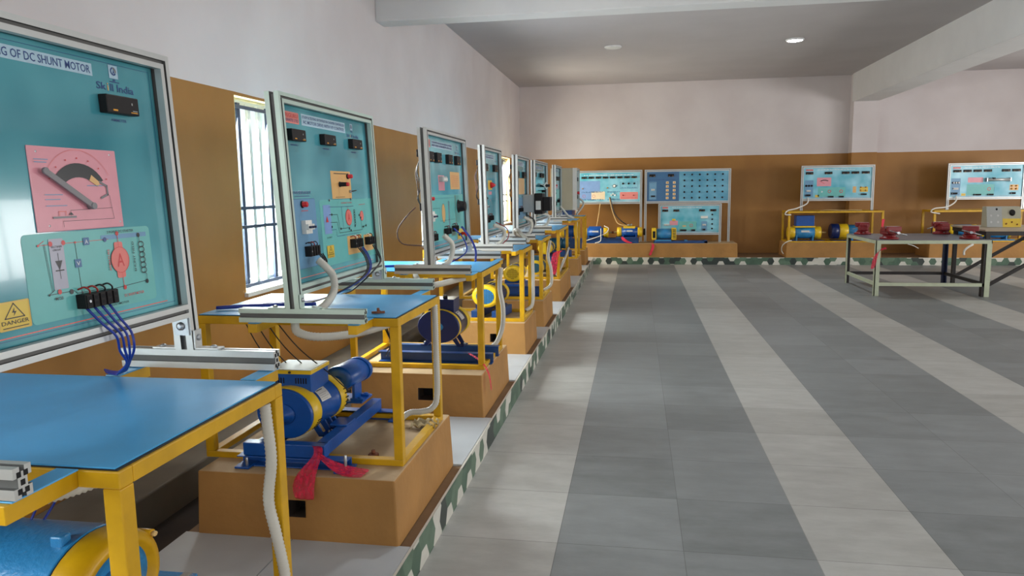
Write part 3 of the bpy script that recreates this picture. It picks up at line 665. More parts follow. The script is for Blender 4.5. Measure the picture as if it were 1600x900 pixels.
# --- board 2 : DC motor drive
yn2, xf2, W2 = BD[1]
B2 = Board('trainer_board', 'teal trainer board with orange knob plate and three meters, beside the window', 'trainer board', xf2, yn2, ZT1, W2, 1.268, 2.13, PI/2, 'near', LN, 'alug', rails=(-.29, .285))
U = lambda Y: Y-yn2
border(B2, 'navy'); maker(B2, U(3.01), U(3.165), 2.012, 2.062)
k = B2.ink(1); k.rect(U(3.19), U(3.70), 2.012, 2.064, 'pale', .002); k.L = 2; k.text('STUDY & TESTING OF THYRISTOR CHOPPER CONTROLLED', U(3.2), U(3.69), 2.044, 2.056, 'blue'); k.text('AC MOTOR DRIVE WITH V/F CONTROL', U(3.205), U(3.685), 2.02, 2.036, 'blue'); B2.put(k, 'title_label')
skill(B2, U(3.715), U(3.88), 1.995, 2.012, U(3.785), 2.05, .017)
for a, t in ((3.032, 'VOLTMETER'), (3.372, 'SPEED METER'), (3.728, 'AMMETER')):
    B2.meter(U(a), U(a+.135), 1.935, 1.986); k = B2.ink(1); k.scribble(U(a+.03), U(a+.10), 1.915, 1.922, 'blue', len(t)); B2.put(k, 'meter_caption')
k = B2.ink(1); k.rect(U(3.46), U(3.715), 1.676, 1.814, 'orange', .004); k.L = 2; k.ring(U(3.575), 1.748, .035, 'salmon', .0012, -40, 220); k.rect(U(3.5), U(3.66), 1.80, 1.804, 'black'); k.rect(U(3.5), U(3.62), 1.683, 1.685, 'black'); B2.put(k, 'knob_plate')
B2.knob(U(3.565), 1.748, .012, .05, 'red'); B2.button(U(3.675), 1.79, .012, 'red', .026)
m = MB(); m.cyl((U(3.69), B2.yp, 1.712), (U(3.69), B2.yp-.012, 1.712), .008, M_['steel'], 14); m.cyl((U(3.69), B2.yp-.01, 1.712), (U(3.712), B2.yp-.03, 1.717), .0028, M_['dark'], 8); m.build('toggle_switch', B2.t, B2.off, B2.xf)
k = B2.ink(1); k.text('POWERWAY', U(3.0), U(3.22), 1.70, 1.718, 'pale'); k.L = 2; k.text('POWERWAY', U(3.002), U(3.22), 1.701, 1.716, 'blue'); k.rect(U(3.05), U(3.2), 1.692, 1.695, 'blue'); B2.put(k, 'supply_caption')
k = B2.ink(1); k.rect(U(3.0), U(3.255), 1.37, 1.682, 'navy', .012); k.L = 2; k.rect(U(3.002), U(3.253), 1.372, 1.68, 'steelb', .012); k.L = 3; k.rect(U(3.1), U(3.17), 1.626, 1.629, 'red'); B2.put(k, 'supply_field')
B2.button(U(3.115), 1.657, .014, 'red', .026, 'indicator_lamp'); B2.breaker(U(3.09), U(3.155), 1.525, 1.585); B2.block(U(3.10), U(3.205), 1.422, 1.468, loops=3)
k = B2.ink(1); k.rect(U(3.30), U(4.02), 1.355, 1.672, 'mint', .012); k.L = 2; k.rect(U(3.335), U(3.42), 1.508, 1.648, 'lilac'); k.L = 3
for pts, c in (([(3.40, 1.638), (3.56, 1.635)], 'blue'), ([(3.40, 1.60), (3.50, 1.598), (3.52, 1.525), (3.65, 1.525)], 'black'), ([(3.41, 1.562), (3.49, 1.56), (3.51, 1.505), (3.82, 1.505), (3.81, 1.57)], 'black'),
               ([(3.41, 1.525), (3.47, 1.525), (3.475, 1.49), (3.80, 1.492)], 'navy'), ([(3.56, 1.635), (3.72, 1.635)], 'blue'), ([(3.80, 1.64), (3.89, 1.642)], 'red'), ([(3.82, 1.52), (3.89, 1.525)], 'black'), ([(3.56, 1.635), (3.565, 1.525)], 'blue'), ([(3.88, 1.64), (3.885, 1.525)], 'steelb')):
    k.line([(U(a), z) for a, z in pts], c, .0022)
k.line([(U(3.64), 1.635), (U(3.65), 1.525)], 'red', .002); k.disc(U(3.645), 1.578, .043, 'red', .042); k.disc(U(3.83), 1.58, .026, 'red', .027); k.L = 4; k.disc(U(3.645), 1.578, .039, 'salmon', .038); k.disc(U(3.83), 1.58, .023, 'salmon', .024)
k.L = 5; k.text('A', U(3.63), U(3.66), 1.56, 1.596, 'red'); coil(k, U(3.725), 1.535, 1.615, .011, 'black', 6, .003); k.text('ARMATURE', U(3.555), U(3.7), 1.651, 1.657, 'red'); k.text('AC INPUT', U(3.35), U(3.41), 1.487, 1.494, 'black')
k.poly([(U(3.355), 1.565), (U(3.385), 1.565), (U(3.37), 1.595)], 'red')
for a, z in ((3.42, 1.54), (3.43, 1.60), (3.53, 1.525), (3.64, 1.52), (3.72, 1.53), (3.81, 1.57), (3.79, 1.585), (3.66, 1.51), (3.84, 1.52), (3.88, 1.525), (3.415, 1.67), (3.69, 1.672)): k.disc(U(a), z, .006, 'black')
B2.put(k, 'circuit_diagram')
danger(B2, U(3.338), U(3.42), 1.392, 1.452)
k = B2.ink(2); k.rect(U(3.60), U(3.80), 1.385, 1.482, 'orange', .006); k.rect(U(3.83), U(3.97), 1.385, 1.475, 'orange', .006); B2.put(k, 'terminal_backing')
B2.block(U(3.635), U(3.75), 1.418, 1.464, loops=4, cols=('wred', 'wwhite', 'wred', 'wblack')); B2.block(U(3.845), U(3.925), 1.42, 1.462, loops=2, cols=('wwhite', 'wblack'))
B2.screws([(U(3.42), 1.672), (U(3.70), 1.672)], .004)

# --- generic boards
def common(b, title=True, meters=(), mh=(.15, .095), mk=True, mw=.13, blocks=(), panel2=None):
    """logo, title, meters at fractions of the panel width"""
    i0, i1 = b.wf, b.W-b.wf; w_ = i1-i0; z1 = b.zt-b.wf; H = z1-(b.zb+b.wf)
    border(b)
    if mk: maker(b, i0+.03*w_, i0+.15*w_, z1-.1*H, z1-.03*H)
    if title:
        k = b.ink(1); k.rect(i0+.18*w_, i0+.72*w_, z1-.095*H, z1-.035*H, 'pale'); k.L = 2; k.scribble(i0+.19*w_, i0+.71*w_, z1-.058*H, z1-.042*H, 'blue', len(title)); k.scribble(i0+.19*w_, i0+.71*w_, z1-.085*H, z1-.066*H, 'blue', len(title)+1); b.put(k, 'title_label')
    skill(b, i0+.8*w_, i0+.93*w_, z1-.12*H, z1-.095*H, i0+.865*w_, z1-.05*H, .02*H)
    for f in meters: b.meter(i0+f*w_, i0+f*w_+mw, z1-mh[0]*H-mh[1]*H+.0, z1-mh[0]*H)
def F_(b):
    i0 = b.wf; w_ = b.W-2*b.wf; zb = b.zb+b.wf; H = b.zt-b.zb-2*b.wf
    return (lambda u: i0+u*w_), (lambda z: zb+z*H)

yn3, xf3, W3 = BD[2]
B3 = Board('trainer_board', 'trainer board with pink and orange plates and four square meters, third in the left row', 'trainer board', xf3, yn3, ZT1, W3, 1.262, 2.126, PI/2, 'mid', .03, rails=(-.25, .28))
common(B3, 'STUDY OF THREE PHASE INDUCTION MOTOR', (.03, .22, .52, .76), mw=.12, mh=(.14, .09)); u_, z_ = F_(B3)
k = B3.ink(1); k.rect(u_(.3), u_(.46), z_(.52), z_(.66), 'pink', .006); k.rect(u_(.62), u_(.9), z_(.53), z_(.7), 'orange', .008); k.rect(u_(.1), u_(.97), z_(.06), z_(.48), 'mint', .01); k.rect(u_(.52), u_(.56), z_(.17), z_(.42), 'pale')
k.rect(u_(.72), u_(.86), z_(.2), z_(.47), 'orange', .004); k.rect(u_(.36), u_(.5), z_(.06), z_(.16), 'orange'); k.rect(u_(.58), u_(.7), z_(.08), z_(.18), 'orange'); k.L = 2
for q in range(6): k.rect(u_(.65), u_(.87), z_(.56+q*.02), z_(.563+q*.02), 'red')
k.ring(u_(.39), z_(.31), .05, 'black', .003, rz=.07); k.disc(u_(.39), z_(.31), .046, 'orange', .066); k.line([(u_(.12), z_(.36)), (u_(.3), z_(.36)), (u_(.3), z_(.24)), (u_(.7), z_(.24))], 'black', .002); k.line([(u_(.12), z_(.45)), (u_(.7), z_(.45)), (u_(.7), z_(.3))], 'navy', .002); B3.put(k, 'circuit_diagram')
m = MB(); m.box(u_(.32), u_(.44), B3.yp-.03, B3.yp, z_(.6), z_(.65), M_['grey'], bevel=.003)
for q in range(3): m.box(u_(.335+q*.035), u_(.355+q*.035), B3.yp-.036, B3.yp-.03, z_(.61), z_(.635), M_['cut'])
m.build('fuse_holder', B3.t, B3.off, B3.xf)
B3.knob(u_(.82), z_(.36), .045, .06, 'black', 'variac_knob'); B3.button(u_(.06), z_(.45), .014, 'red', .035); B3.breaker(u_(.02), u_(.1), z_(.25), z_(.34)); B3.block(u_(.03), u_(.13), z_(.08), z_(.14)); B3.block(u_(.38), u_(.48), z_(.11), z_(.165)); B3.block(u_(.6), u_(.7), z_(.12), z_(.175))
k = B3.ink(3); k.rect(u_(.75), u_(.93), z_(.03), z_(.13), 'yellow', .006); B3.put(k, 'emergency_backing'); m = MB(); m.lathe((u_(.88), B3.yp, z_(.08)), (0, -1, 0), [(0, .012), (.03, .012), (.03, .024), (.042, .022), (.046, 0)], M_['red'], 20); m.build('emergency_stop', B3.t, B3.off, B3.xf); B3.button(u_(.79), z_(.08), .012, 'black', .02)

yn4, xf4, W4 = BD[3]
B4 = Board('trainer_board', 'trainer board with one small yellow-red switch, fourth in the left row', 'trainer board', xf4, yn4, ZT1, W4, 1.27, 2.118, PI/2, 'mid', .02, rails=(-.23, .27))
common(B4, 'STUDY OF CIRCUIT BREAKER', (.0, .62), mw=.15, mh=(.16, .09)); u_, z_ = F_(B4)
k = B4.ink(1); k.rect(u_(.3), u_(.55), z_(.52), z_(.64), 'yellow', .01); k.rect(u_(.32), u_(.52), z_(.46), z_(.5), 'pink'); k.ring(u_(.42), z_(.28), .06, 'salmon', .004, rz=.09); k.line([(u_(.1), z_(.4)), (u_(.9), z_(.4)), (u_(.9), z_(.15))], 'navy', .002); B4.put(k, 'circuit_diagram')
m = MB(); m.lathe((u_(.46), B4.yp, z_(.58)), (0, -1, 0), [(0, .03), (.02, .026), (.05, .006), (.05, 0)], M_['red'], 16); m.build('selector_switch', B4.t, B4.off, B4.xf)
B4.button(u_(.08), z_(.42), .01, 'black'); B4.breaker(u_(.02), u_(.1), z_(.28), z_(.35)); B4.block(u_(.05), u_(.2), z_(.12), z_(.19)); B4.block(u_(.24), u_(.42), z_(.14), z_(.2))

yn5, xf5, W5 = BD[4]
B5 = Board('trainer_board', 'trainer board with peach plate and black box at its edge, fifth in the row', 'trainer board', xf5, yn5, ZT1, W5, 1.26, 2.092, PI/2, 'mid', 0, rails=(-.19, .26))
common(B5, 'STUDY OF SYNCHRONOUS MACHINE', (.0, .62), mw=.15, mh=(.18, .1)); u_, z_ = F_(B5)
k = B5.ink(1); k.rect(u_(.3), u_(.85), z_(.47), z_(.72), 'orange', .02); k.rect(u_(.08), u_(.95), z_(.08), z_(.42), 'steelb', .01); B5.put(k, 'circuit_diagram')
B5.button(u_(.05), z_(.4), .01, 'grey'); B5.block(u_(.02), u_(.15), z_(.16), z_(.23)); B5.block(u_(.3), u_(.5), z_(.2), z_(.26))
m = MB(); yb = B5.yp; m.box(u_(.66), u_(.98), yb-.14, yb, z_(.18), z_(.46), M_['grey'], bevel=.004); m.box(u_(.64), u_(.97), yb-.24, yb-.14, z_(.15), z_(.48), M_['black'], bevel=.006); m.box(u_(.66), u_(.92), yb-.33, yb-.24, z_(.2), z_(.42), M_['black'], bevel=.006)
m.box(u_(.63), u_(.64), yb-.22, yb-.16, z_(.22), z_(.36), M_['cut']); m.build('contactor_box', B5.t, B5.off, B5.xf)

yn6, xf6, W6 = BD[5]
B6 = Board('trainer_board', 'trainer board with a white diamond-shaped fitting jutting out, sixth in the left row', 'trainer board', xf6, yn6, ZT1, W6, 1.262, 2.105, PI/2, 'mid', 0, rails=(-.22, .28))
common(B6, 'STUDY OF SPEED CONTROL', (.05, .5, .68), mw=.13, mh=(.16, .085)); u_, z_ = F_(B6)
k = B6.ink(1); k.rect(u_(.1), u_(.95), z_(.08), z_(.5), 'mint', .01); B6.put(k, 'circuit_diagram')
m = MB(); cu_, cz_ = u_(.55), z_(.6); dpth = B6.yp-.09
for a, b_ in (((-.2, 0), (0, .045)), ((0, .045), (.2, 0)), ((.2, 0), (0, -.045)), ((0, -.045), (-.2, 0))): m.bar((cu_+a[0]*1.3, dpth, cz_+a[1]), (cu_+b_[0]*1.3, dpth, cz_+b_[1]), .014, .014, M_['cut'])
m.cyl((cu_, B6.yp, cz_), (cu_, dpth-.05, cz_), .02, M_['black'], 14); m.cyl((cu_+.18, B6.yp, cz_-.08), (cu_+.18, B6.yp-.06, cz_-.08), .02, M_['black'], 14); m.cyl((cu_-.18, B6.yp, cz_+.03), (cu_-.18, dpth, cz_+.0), .008, M_['cut'], 10); m.build('diamond_bracket', B6.t, B6.off, B6.xf)
for a in (.35, .6, .8): B6.knob(u_(a), z_(.3 if a == .8 else .16), .022, .05, 'black')
B6.breaker(u_(.03), u_(.09), z_(.2), z_(.3)); B6.block(u_(.1), u_(.2), z_(.1), z_(.17))
yn7, xf7, W7 = BD[6]
B7 = Board('trainer_board', 'narrow-looking trainer board in front of the grey cabinet, last board of the left row', 'trainer board', xf7, yn7, ZT1, W7, 1.262, 2.13, PI/2, 'mid', 0, rails=(-.2, .28))
common(B7, 'STUDY OF ALTERNATOR', (.08, .36, .62), mw=.14, mh=(.2, .09)); u_, z_ = F_(B7)
k = B7.ink(1); k.rect(u_(.1), u_(.9), z_(.1), z_(.5), 'mint', .01); k.rect(u_(.3), u_(.6), z_(.54), z_(.6), 'pink'); B7.put(k, 'circuit_diagram')
B7.button(u_(.3), z_(.6), .014, 'red'); B7.button(u_(.1), z_(.42), .014, 'black'); B7.block(u_(.05), u_(.2), z_(.14), z_(.22)); B7.block(u_(.5), u_(.75), z_(.2), z_(.27))

for b_, us in ((B3, (.07, .10)), (B4, (.06, .09)), (B5, (.06, .09))):
    dz = b_.df-.012
    for z in (1.96, 1.60): m = MB(); m.box(us[0]-.02, us[0]+.05, b_.yp+.006, dz+.04, z-.025, z+.025, M_['black'], bevel=.004); m.build('rear_housing', b_.t, b_.off, b_.xf)
    for q in range(3):
        m = MB(); o_ = .012*q; m.tube([(us[0]+o_, dz+.02, 1.94), (us[0]-.01+o_*2, dz+.045+o_, 1.84), (us[0]+.01, dz+.03+o_, 1.74), (us[0]-.02+o_, dz+.05, 1.66), (us[0], dz+.03, 1.60)], .0035, M_['wbrown' if q else 'wblack'], 6); m.build('rear_wire', b_.t, b_.off, b_.xf)

# grey control cabinet at the end of the left row
t = thing('control_cabinet', (-1.50, 15.2, ZT1+.004), 'tall grey metal control cabinet behind the last trainer board of the left row', 'cabinet', rz=0); of = t.location.copy()
m = MB(); m.box(-1.74, -1.29, 15.2, 16.0, 1.27, 2.13, M_['cabgrey'], bevel=.006); m.box(-1.72, -1.31, 15.22, 15.98, ZT1+.004, 1.27, M_['chan']); m.build('body', t, of)
m = MB()
for a, b_, c0, d0 in ((15.2, 16.0, 2.09, 2.13), (15.2, 16.0, 1.27, 1.31), (15.2, 15.245, 1.31, 2.09), (15.955, 16.0, 1.31, 2.09)): m.box(-1.29, -1.205, a, b_, c0, d0, M_['alu'])
m.build('front_frame', t, of); m = MB(); m.box(-1.255, -1.25, 15.245, 15.955, 1.31, 2.09, PANEL['mid']); m.build('panel', t, of)
m = MB()
for z in (1.86, 1.5): m.box(-1.25, -1.2, 15.35, 15.5, z, z+.08, M_['black'])
m.build('panel_meter', t, of); m = MB(); m.cyl((-1.25, 15.6, 1.62), (-1.18, 15.6, 1.62), .03, M_['red'], 14); m.build('push_button', t, of)

# ---------------------------------------------------------------- machines
def ring_vents(m, o, ax, y, r, n=4, a0=-30, a1=10, ln=.03, side=1):
    """short dark slots cut around a ring, angle measured from +x of the section"""
    for k in range(n):
        a = math.radians(a0+(a1-a0)*k/max(1, n-1)); c = Vector(o)+Vector(ax)*y
        e1 = Vector((1, 0, 0)) if abs(Vector(ax).y) > .5 else Vector((0, 1, 0)); p = c+(e1*math.cos(a)*side+Vector((0, 0, 1))*math.sin(a))*r
        m.bar(p-Vector(ax)*ln/2, p+Vector(ax)*ln/2, .006, .004, M_['hole'], up=(p-c).normalized())
def machine(parent, o, ax, segs, plate=None, box=None, feet=None, seg=36, hub=None, prefix=''):
    """round electrical machine; segs = (part name, [(t, r)...], material, vents)"""
    o = Vector(o); ax = Vector(ax)
    for nm, prof, mt, vents in segs:
        m = MB(); m.lathe(o, ax, prof, M_[mt], seg)
        if vents:
            y, r = vents[0], vents[1]
            for (a0, a1) in vents[2]: ring_vents(m, o, ax, y, r+.001, 5, a0, a1, vents[3] if len(vents) > 3 else .03)
        m.build(nm, parent)
    sd = Vector((ax.y, -ax.x, 0))          # to the right of the axis
    if plate:
        y0, y1, r, mt = plate; m = MB(); A = [math.radians(a) for a in (18, 26, 34, 42, 50)]
        for a, b_ in zip(A, A[1:]):
            f = lambda t, an: o+ax*t+(sd*math.cos(an)+Vector((0, 0, 1))*math.sin(an))*(r+.003)
            m.face([f(y0, a), f(y1, a), f(y1, b_), f(y0, b_)], M_['plate'])
        for k, an in enumerate((22, 27, 32, 37, 45)):
            an = math.radians(an); f = lambda t, d=0: o+ax*t+(sd*math.cos(an+d)+Vector((0, 0, 1))*math.sin(an+d))*(r+.0036)
            dd = .012 if k < 4 else .035; e = y0+(y1-y0)*.1; g = y1-(y1-y0)*(.1 if k % 2 else .3)
            m.face([f(e), f(g), f(g, dd), f(e, dd)], INK['grey'] if k < 4 else INK['black'])
        m.build('nameplate', parent, recalc=False)
    if box:
        x0, x1, y0, y1, z0, z1, mt, lid = box; m = MB(); m.box(x0, x1, y0, y1, z0, z1-.02, M_[mt], bevel=.004)
        for sx in (x0+(x1-x0)*.12, x0+(x1-x0)*.55):
            for q in range(5): m.box(sx+q*(x1-x0)*.06, sx+q*(x1-x0)*.06+(x1-x0)*.025, y0-.001, y0+.002, z0+(z1-z0)*.5, z0+(z1-z0)*.75, M_['hole'])
        tb = m.build('terminal_box', parent)
        m = MB(); m.box(x0-.004, x1+.004, y0-.004, y1+.004, z1-.02, z1-.001, M_[lid[0]]); m.box(x0, x1, y0, y1, z1-.001, z1+.003, M_[lid[1]]); m.lathe(((x0+x1)/2, y0-.006, z1-.014), (0, -1, 0), [(0, .008), (.004, .006)], M_['dark'], 10); l_ = m.build('box_lid', tb)
    if feet:
        for (y, hw, zt, th) in feet:
            for s_ in (-1, 1):
                m = MB(); a = o+ax*y+sd*s_*hw
                m.bar(a+Vector((0, 0, -zt+.006)), a+sd*s_*.05+Vector((0, 0, -zt+.006)), th, .012, M_[feet_mat[0]])
                m.prism([a+ax*(-th/2)+Vector((0, 0, -zt)), a+ax*(-th/2)+sd*s_*.03+Vector((0, 0, -zt)), a+ax*(-th/2)-sd*s_*hw*.25+Vector((0, 0, -zt*.35)), a+ax*(-th/2)-sd*s_*hw*.6+Vector((0, 0, -zt*.4))], ax*.01, M_[feet_mat[0]])
                m.prism([a+ax*(th/2-.01)+Vector((0, 0, -zt)), a+ax*(th/2-.01)+sd*s_*.03+Vector((0, 0, -zt)), a+ax*(th/2-.01)-sd*s_*hw*.25+Vector((0, 0, -zt*.35)), a+ax*(th/2-.01)-sd*s_*hw*.6+Vector((0, 0, -zt*.4))], ax*.01, M_[feet_mat[0]])
                m.cyl(a+sd*s_*.035+Vector((0, 0, -zt+.012)), a+sd*s_*.035+Vector((0, 0, -zt+.03)), .008, M_['steel'], 8)
                m.build('mounting_foot', parent)
feet_mat = ['mblue']
def channel(m, p0, p1, wd, hg, mt, web=.006, flip=1):
    """U channel laid on its side, open towards flip"""
    p0, p1 = Vector(p0), Vector(p1); d = (p1-p0).normalized(); sd = Vector((-d.y, d.x, 0))*flip; up = Vector((0, 0, 1))
    P = [(0, 0), (wd, 0), (wd, web), (web, web), (web, hg-web), (wd, hg-web), (wd, hg), (0, hg)]
    m.prism([p0+sd*a+up*b_ for a, b_ in P], p1-p0, M_[mt])
SQ = .80

# station 2: coupled machine set on a channel frame (built level at true roundness / SQ)
t = thing('motor_generator_set', (-1.60, 3.0, ZP+.002), 'coupled blue motor set with yellow rings and terminal box, second plinth of left row', 'electric motor', scale=(1, 1, SQ))
H0 = .255
rot8 = math.radians(-7); A2 = Vector((math.sin(-rot8), math.cos(rot8), 0)); O2 = Vector((-.052, .17, H0))
feet_mat[0] = 'mblue'
machine(t, O2, A2, [
 ('end_disc', [(-.006, 0), (-.006, .148), (0, .152), (.012, .152)], 'mblue', None),
 ('front_ring', [(.012, .150), (.016, .154), (.085, .154), (.09, .15)], 'yellow2', (.055, .154, ((-42, -18),), .035)),
 ('stator_body', [(.09, .15), (.10, .142), (.27, .142), (.28, .146)], 'mblue', None),
 ('rear_ring', [(.28, .148), (.285, .15), (.33, .15), (.36, .135), (.37, .06)], 'yellow2', (.315, .15, ((-20, 22),), .03))],
 plate=(.115, .20, .142, 'plate'), feet=[(.17, .10, .185, .08), (.27, .10, .185, .05)])
m = MB(); m.lathe(O2-A2*.006, -A2, [(0, .064), (.008, .062), (.009, .046), (.022, .044), (.023, .028), (.036, .026), (.036, .013), (.01, .012)], M_['mblue'], 28)
for a in range(0, 360, 60):
    q = math.radians(a+20); e1 = Vector((A2.y, -A2.x, 0)); m.lathe(O2-A2*.006+(e1*math.cos(q)+Vector((0, 0, 1))*math.sin(q))*.054, -A2, [(0, .005), (.005, .005), (.005, 0)], M_['mblue'], 8)
m.lathe(O2-A2*.034, -A2, [(0, .013), (.003, .012), (.003, 0)], M_['hole'], 14); m.build('shaft_hub', t)
m = MB(); m.box(-.155, .06, .235, .44, H0+.10, H0+.225, M_['mblue'], bevel=.004)
for sx in (-.135, -.02):
    for q in range(5): m.box(sx+q*.013, sx+q*.013+.006, .2335, .237, H0+.165, H0+.20, M_['hole'])
tb = m.build('terminal_box', t)
m = MB(); m.box(-.16, .065, .23, .445, H0+.225, H0+.247, M_['yellow2']); m.box(-.155, .06, .235, .44, H0+.247, H0+.25, M_['cream']); m.lathe((-.045, .229, H0+.235), (0, -1, 0), [(0, .008), (.005, .006)], M_['dark'], 10)
o_ = m.build('box_lid', tb); o_.parent = tb
# second, smaller machine of the set
O3 = O2+A2*.44+Vector((.035, 0, .075))
m = MB(); m.lathe(O3, A2, [(0, .05), (.004, .078), (.012, .082), (.2, .082), (.206, .078)], M_['mblue'], 32); m.build('exciter_body', t)
m = MB(); m.lathe(O3+A2*.206, A2, [(0, .086), (.03, .086), (.045, .05), (.045, 0)], M_['mblue'], 32); m.build('exciter_cap', t)
m = MB(); m.cyl(O2+A2*.36, O3, .02, M_['steel'], 16); m.build('coupling', t)
m = MB(); bx = O3+A2*.11; m.box(bx.x-.06, bx.x+.10, bx.y-.07, bx.y+.09, .15, .162, M_['mblue']); m.box(bx.x-.05, bx.x-.035, bx.y-.05, bx.y+.05, .16, H0+.02, M_['mblue']); m.box(bx.x+.04, bx.x+.055, bx.y-.05, bx.y+.05, .16, H0+.02, M_['mblue'])
for yy in (-.04, .05): m.cyl((bx.x+.08, bx.y+yy, .155), (bx.x+.08, bx.y+yy, .185), .012, M_['mblue'], 6); m.bar((bx.x+.03, bx.y+yy, .17), (bx.x+.1, bx.y+yy, .165), .03, .02, M_['mblue'])
m.build('exciter_bracket', t)
m = MB(); channel(m, (.205, .06, .06), (.205, .80, .06), .055, .075, 'mblue', flip=1); m.build('base_channel', t, bevel=.003); m = MB(); channel(m, (-.14, .06, .06), (-.14, .80, .06), .055, .075, 'mblue', flip=-1); m.box(-.19, .21, .02, .075, .06, .135, M_['mblue']); m.box(.115, .205, .30, .42, .135, .147, M_['mblue'])
m.build('base_channel', t, bevel=.003)
for yy in (.0, .74):
    m = MB(); channel(m, (-.22, yy+.07, 0), (.32, yy+.07, 0), .06, .058, 'mblue', flip=-1)
    for xx in (-.21, .27): m.box(xx, xx+.07, yy-.03, yy+.08, 0, .012, M_['mblue']); m.cyl((xx+.05, yy-.005, .0), (xx+.05, yy-.005, .10 if xx > 0 else .06), .007, M_['steel'], 8)
    m.build('cross_member', t, bevel=.002)

# station 3: navy motor on two cross rails
t = thing('electric_motor', (-1.45, 5.25, ZP+.002), 'navy motor with thin yellow rings on two long blue rails, third plinth', 'electric motor', scale=(1, 1, .77))
O = Vector((0, -.03, .318)); A = Vector((.05, 1, 0)).normalized(); feet_mat[0] = 'mnavy'
machine(t, O, A, [('end_disc', [(-.004, 0), (-.004, .158), (.004, .163), (.02, .163)], 'mnavy', None), ('front_ring', [(.02, .162), (.024, .166), (.05, .166), (.054, .162)], 'yellow2', None),
 ('stator_body', [(.054, .162), (.06, .155), (.25, .155)], 'mnavy', None), ('rear_ring', [(.25, .158), (.255, .162), (.31, .162), (.34, .13), (.34, 0)], 'yellow2', None)],
 plate=(.11, .19, .155, 'plate'), feet=[(.14, .12, .215, .12)])
m = MB(); m.lathe(O-A*.004, -A, [(0, .04), (.012, .038), (.012, .02), (.06, .02), (.06, 0)], M_['msky'], 24); m.build('shaft', t)
m = MB(); m.box(-.10, .10, .06, .24, O.z+.12, O.z+.25, M_['mnavy'], bevel=.004); m.cyl((.02, .12, O.z+.25), (.02, .12, O.z+.285), .018, M_['black'], 10); m.build('terminal_box', t)
for y in (-.10, .10):
    m = MB(); channel(m, (-.43, y, 0), (.43, y, 0), .06, .10, 'chan', flip=1 if y > 0 else -1); m.build('base_rail', t, bevel=.002)
# fan covered motors
def fan_motor(loc, rz, r, ln, cover, centre, body, label, perf=True, scale_z=.8, axis_h=None, rails=True, group=None, box=False, boxlid=('yellow2', 'yellow2')):
    h = axis_h/scale_z; t = thing('electric_motor', loc, label, 'electric motor', group, rz, (1, 1, scale_z)); O = Vector((0, 0, h)); A = Vector((0, 1, 0)); feet_mat[0] = body
    m = MB(); m.lathe(O, A, [(-.02, 0), (-.02, r*.78), (-.012, r*.94), (.0, r), (.07, r), (.075, r*.94)], M_[cover], 36); fc = m.build('fan_cover', t)
    m = MB(); m.lathe(O-A*.0205, -A, [(0, r*.66), (.004, r*.64), (.004, 0)], M_[centre], 32)
    for i in range(-5, 6):
        for j in range(-5, 6):
            if perf and i*i+j*j < 27: m.box((i-.3)*r*.115, (i+.3)*r*.115, -.0256, -.024, h+(j-.32)*r*.115, h+(j+.32)*r*.115, M_['hole'])
    m.build('fan_grille', fc)
    m = MB(); m.lathe(O, A, [(.075, r*.88), (.08, r*.9), (ln-.07, r*.9)], M_[body], 32)
    for k in range(18):
        a = 2*PI*k/18; q = O+(Vector((1, 0, 0))*math.cos(a)+Vector((0, 0, 1))*math.sin(a))*r*.9; m.bar(q+A*.09, q+A*(ln-.08), .008, .02, M_[body], up=(q-O).normalized())
    m.build('stator_body', t)
    m = MB(); m.lathe(O, A, [(ln-.07, r*.96), (ln-.065, r), (ln-.01, r), (ln, r*.8), (ln, .02), (ln+.05, .02), (ln+.05, 0)], M_[cover], 32); m.build('end_ring', t)
    if box: m = MB(); m.box(-r*.6, r*.6, .1, ln-.1, h+r*.8, h+r*1.5, M_[body], bevel=.004); m.build('terminal_box', t)
    if rails:
        m = MB()
        for y in (.12, ln-.13): m.box(-r*1.0, r*1.0, y-.02, y+.02, h-r*1.02-.03, h-r*.86, M_[body])
        m.build('mounting_foot', t)
        for x in (-r*.75, r*.75):
            m = MB(); m.box(x-.03, x+.03, -.05, ln+.08, 0, max(.03, h-r*1.02-.03), M_['chan']); m.build('base_rail', t, bevel=.003)
    return t
fan_motor((-1.44, 6.93, ZP+.002), -.12, .14, .36, 'yellow2', 'msky', 'mnavy', 'motor with round yellow fan cover and sky blue grille, fourth plinth of left row', axis_h=.225)
fan_motor((-1.42, 8.42, ZP+.002), 0, .115, .34, 'yellow2', 'yellow2', 'mblue', 'motor with an all-yellow perforated fan cover, on the fifth plinth of the left row', axis_h=.275, scale_z=.85)
fan_motor((-1.42, 10.38, ZP+.002), .0, .12, .42, 'yellow2', 'mteal', 'mteal', 'motor with dark teal disc and yellow rim, near end of the long plinth', perf=False, axis_h=.135, scale_z=.85, rails=False, box=True)
fan_motor((-1.36, 11.05, ZP+.002), .0, .11, .40, 'yellow2', 'yellow2', 'mnavy', 'motor with plain yellow fan cover, on the far end of the long sixth plinth', perf=False, axis_h=.36, scale_z=.85)
fan_motor((-1.62, 13.55, ZP+.002), -PI/2, .12, .36, 'mteal', 'mteal', 'mteal', 'teal motor with its shaft to the aisle, on the seventh plinth of the left row', perf=False, axis_h=.255, scale_z=.85)
fan_motor((-1.55, 15.4, ZP+.002), -PI/2, .14, .34, 'yellow2', 'mblue', 'mblue', 'blue motor with yellow ends, on the last plinth of the left row', perf=False, axis_h=.37, scale_z=.9)
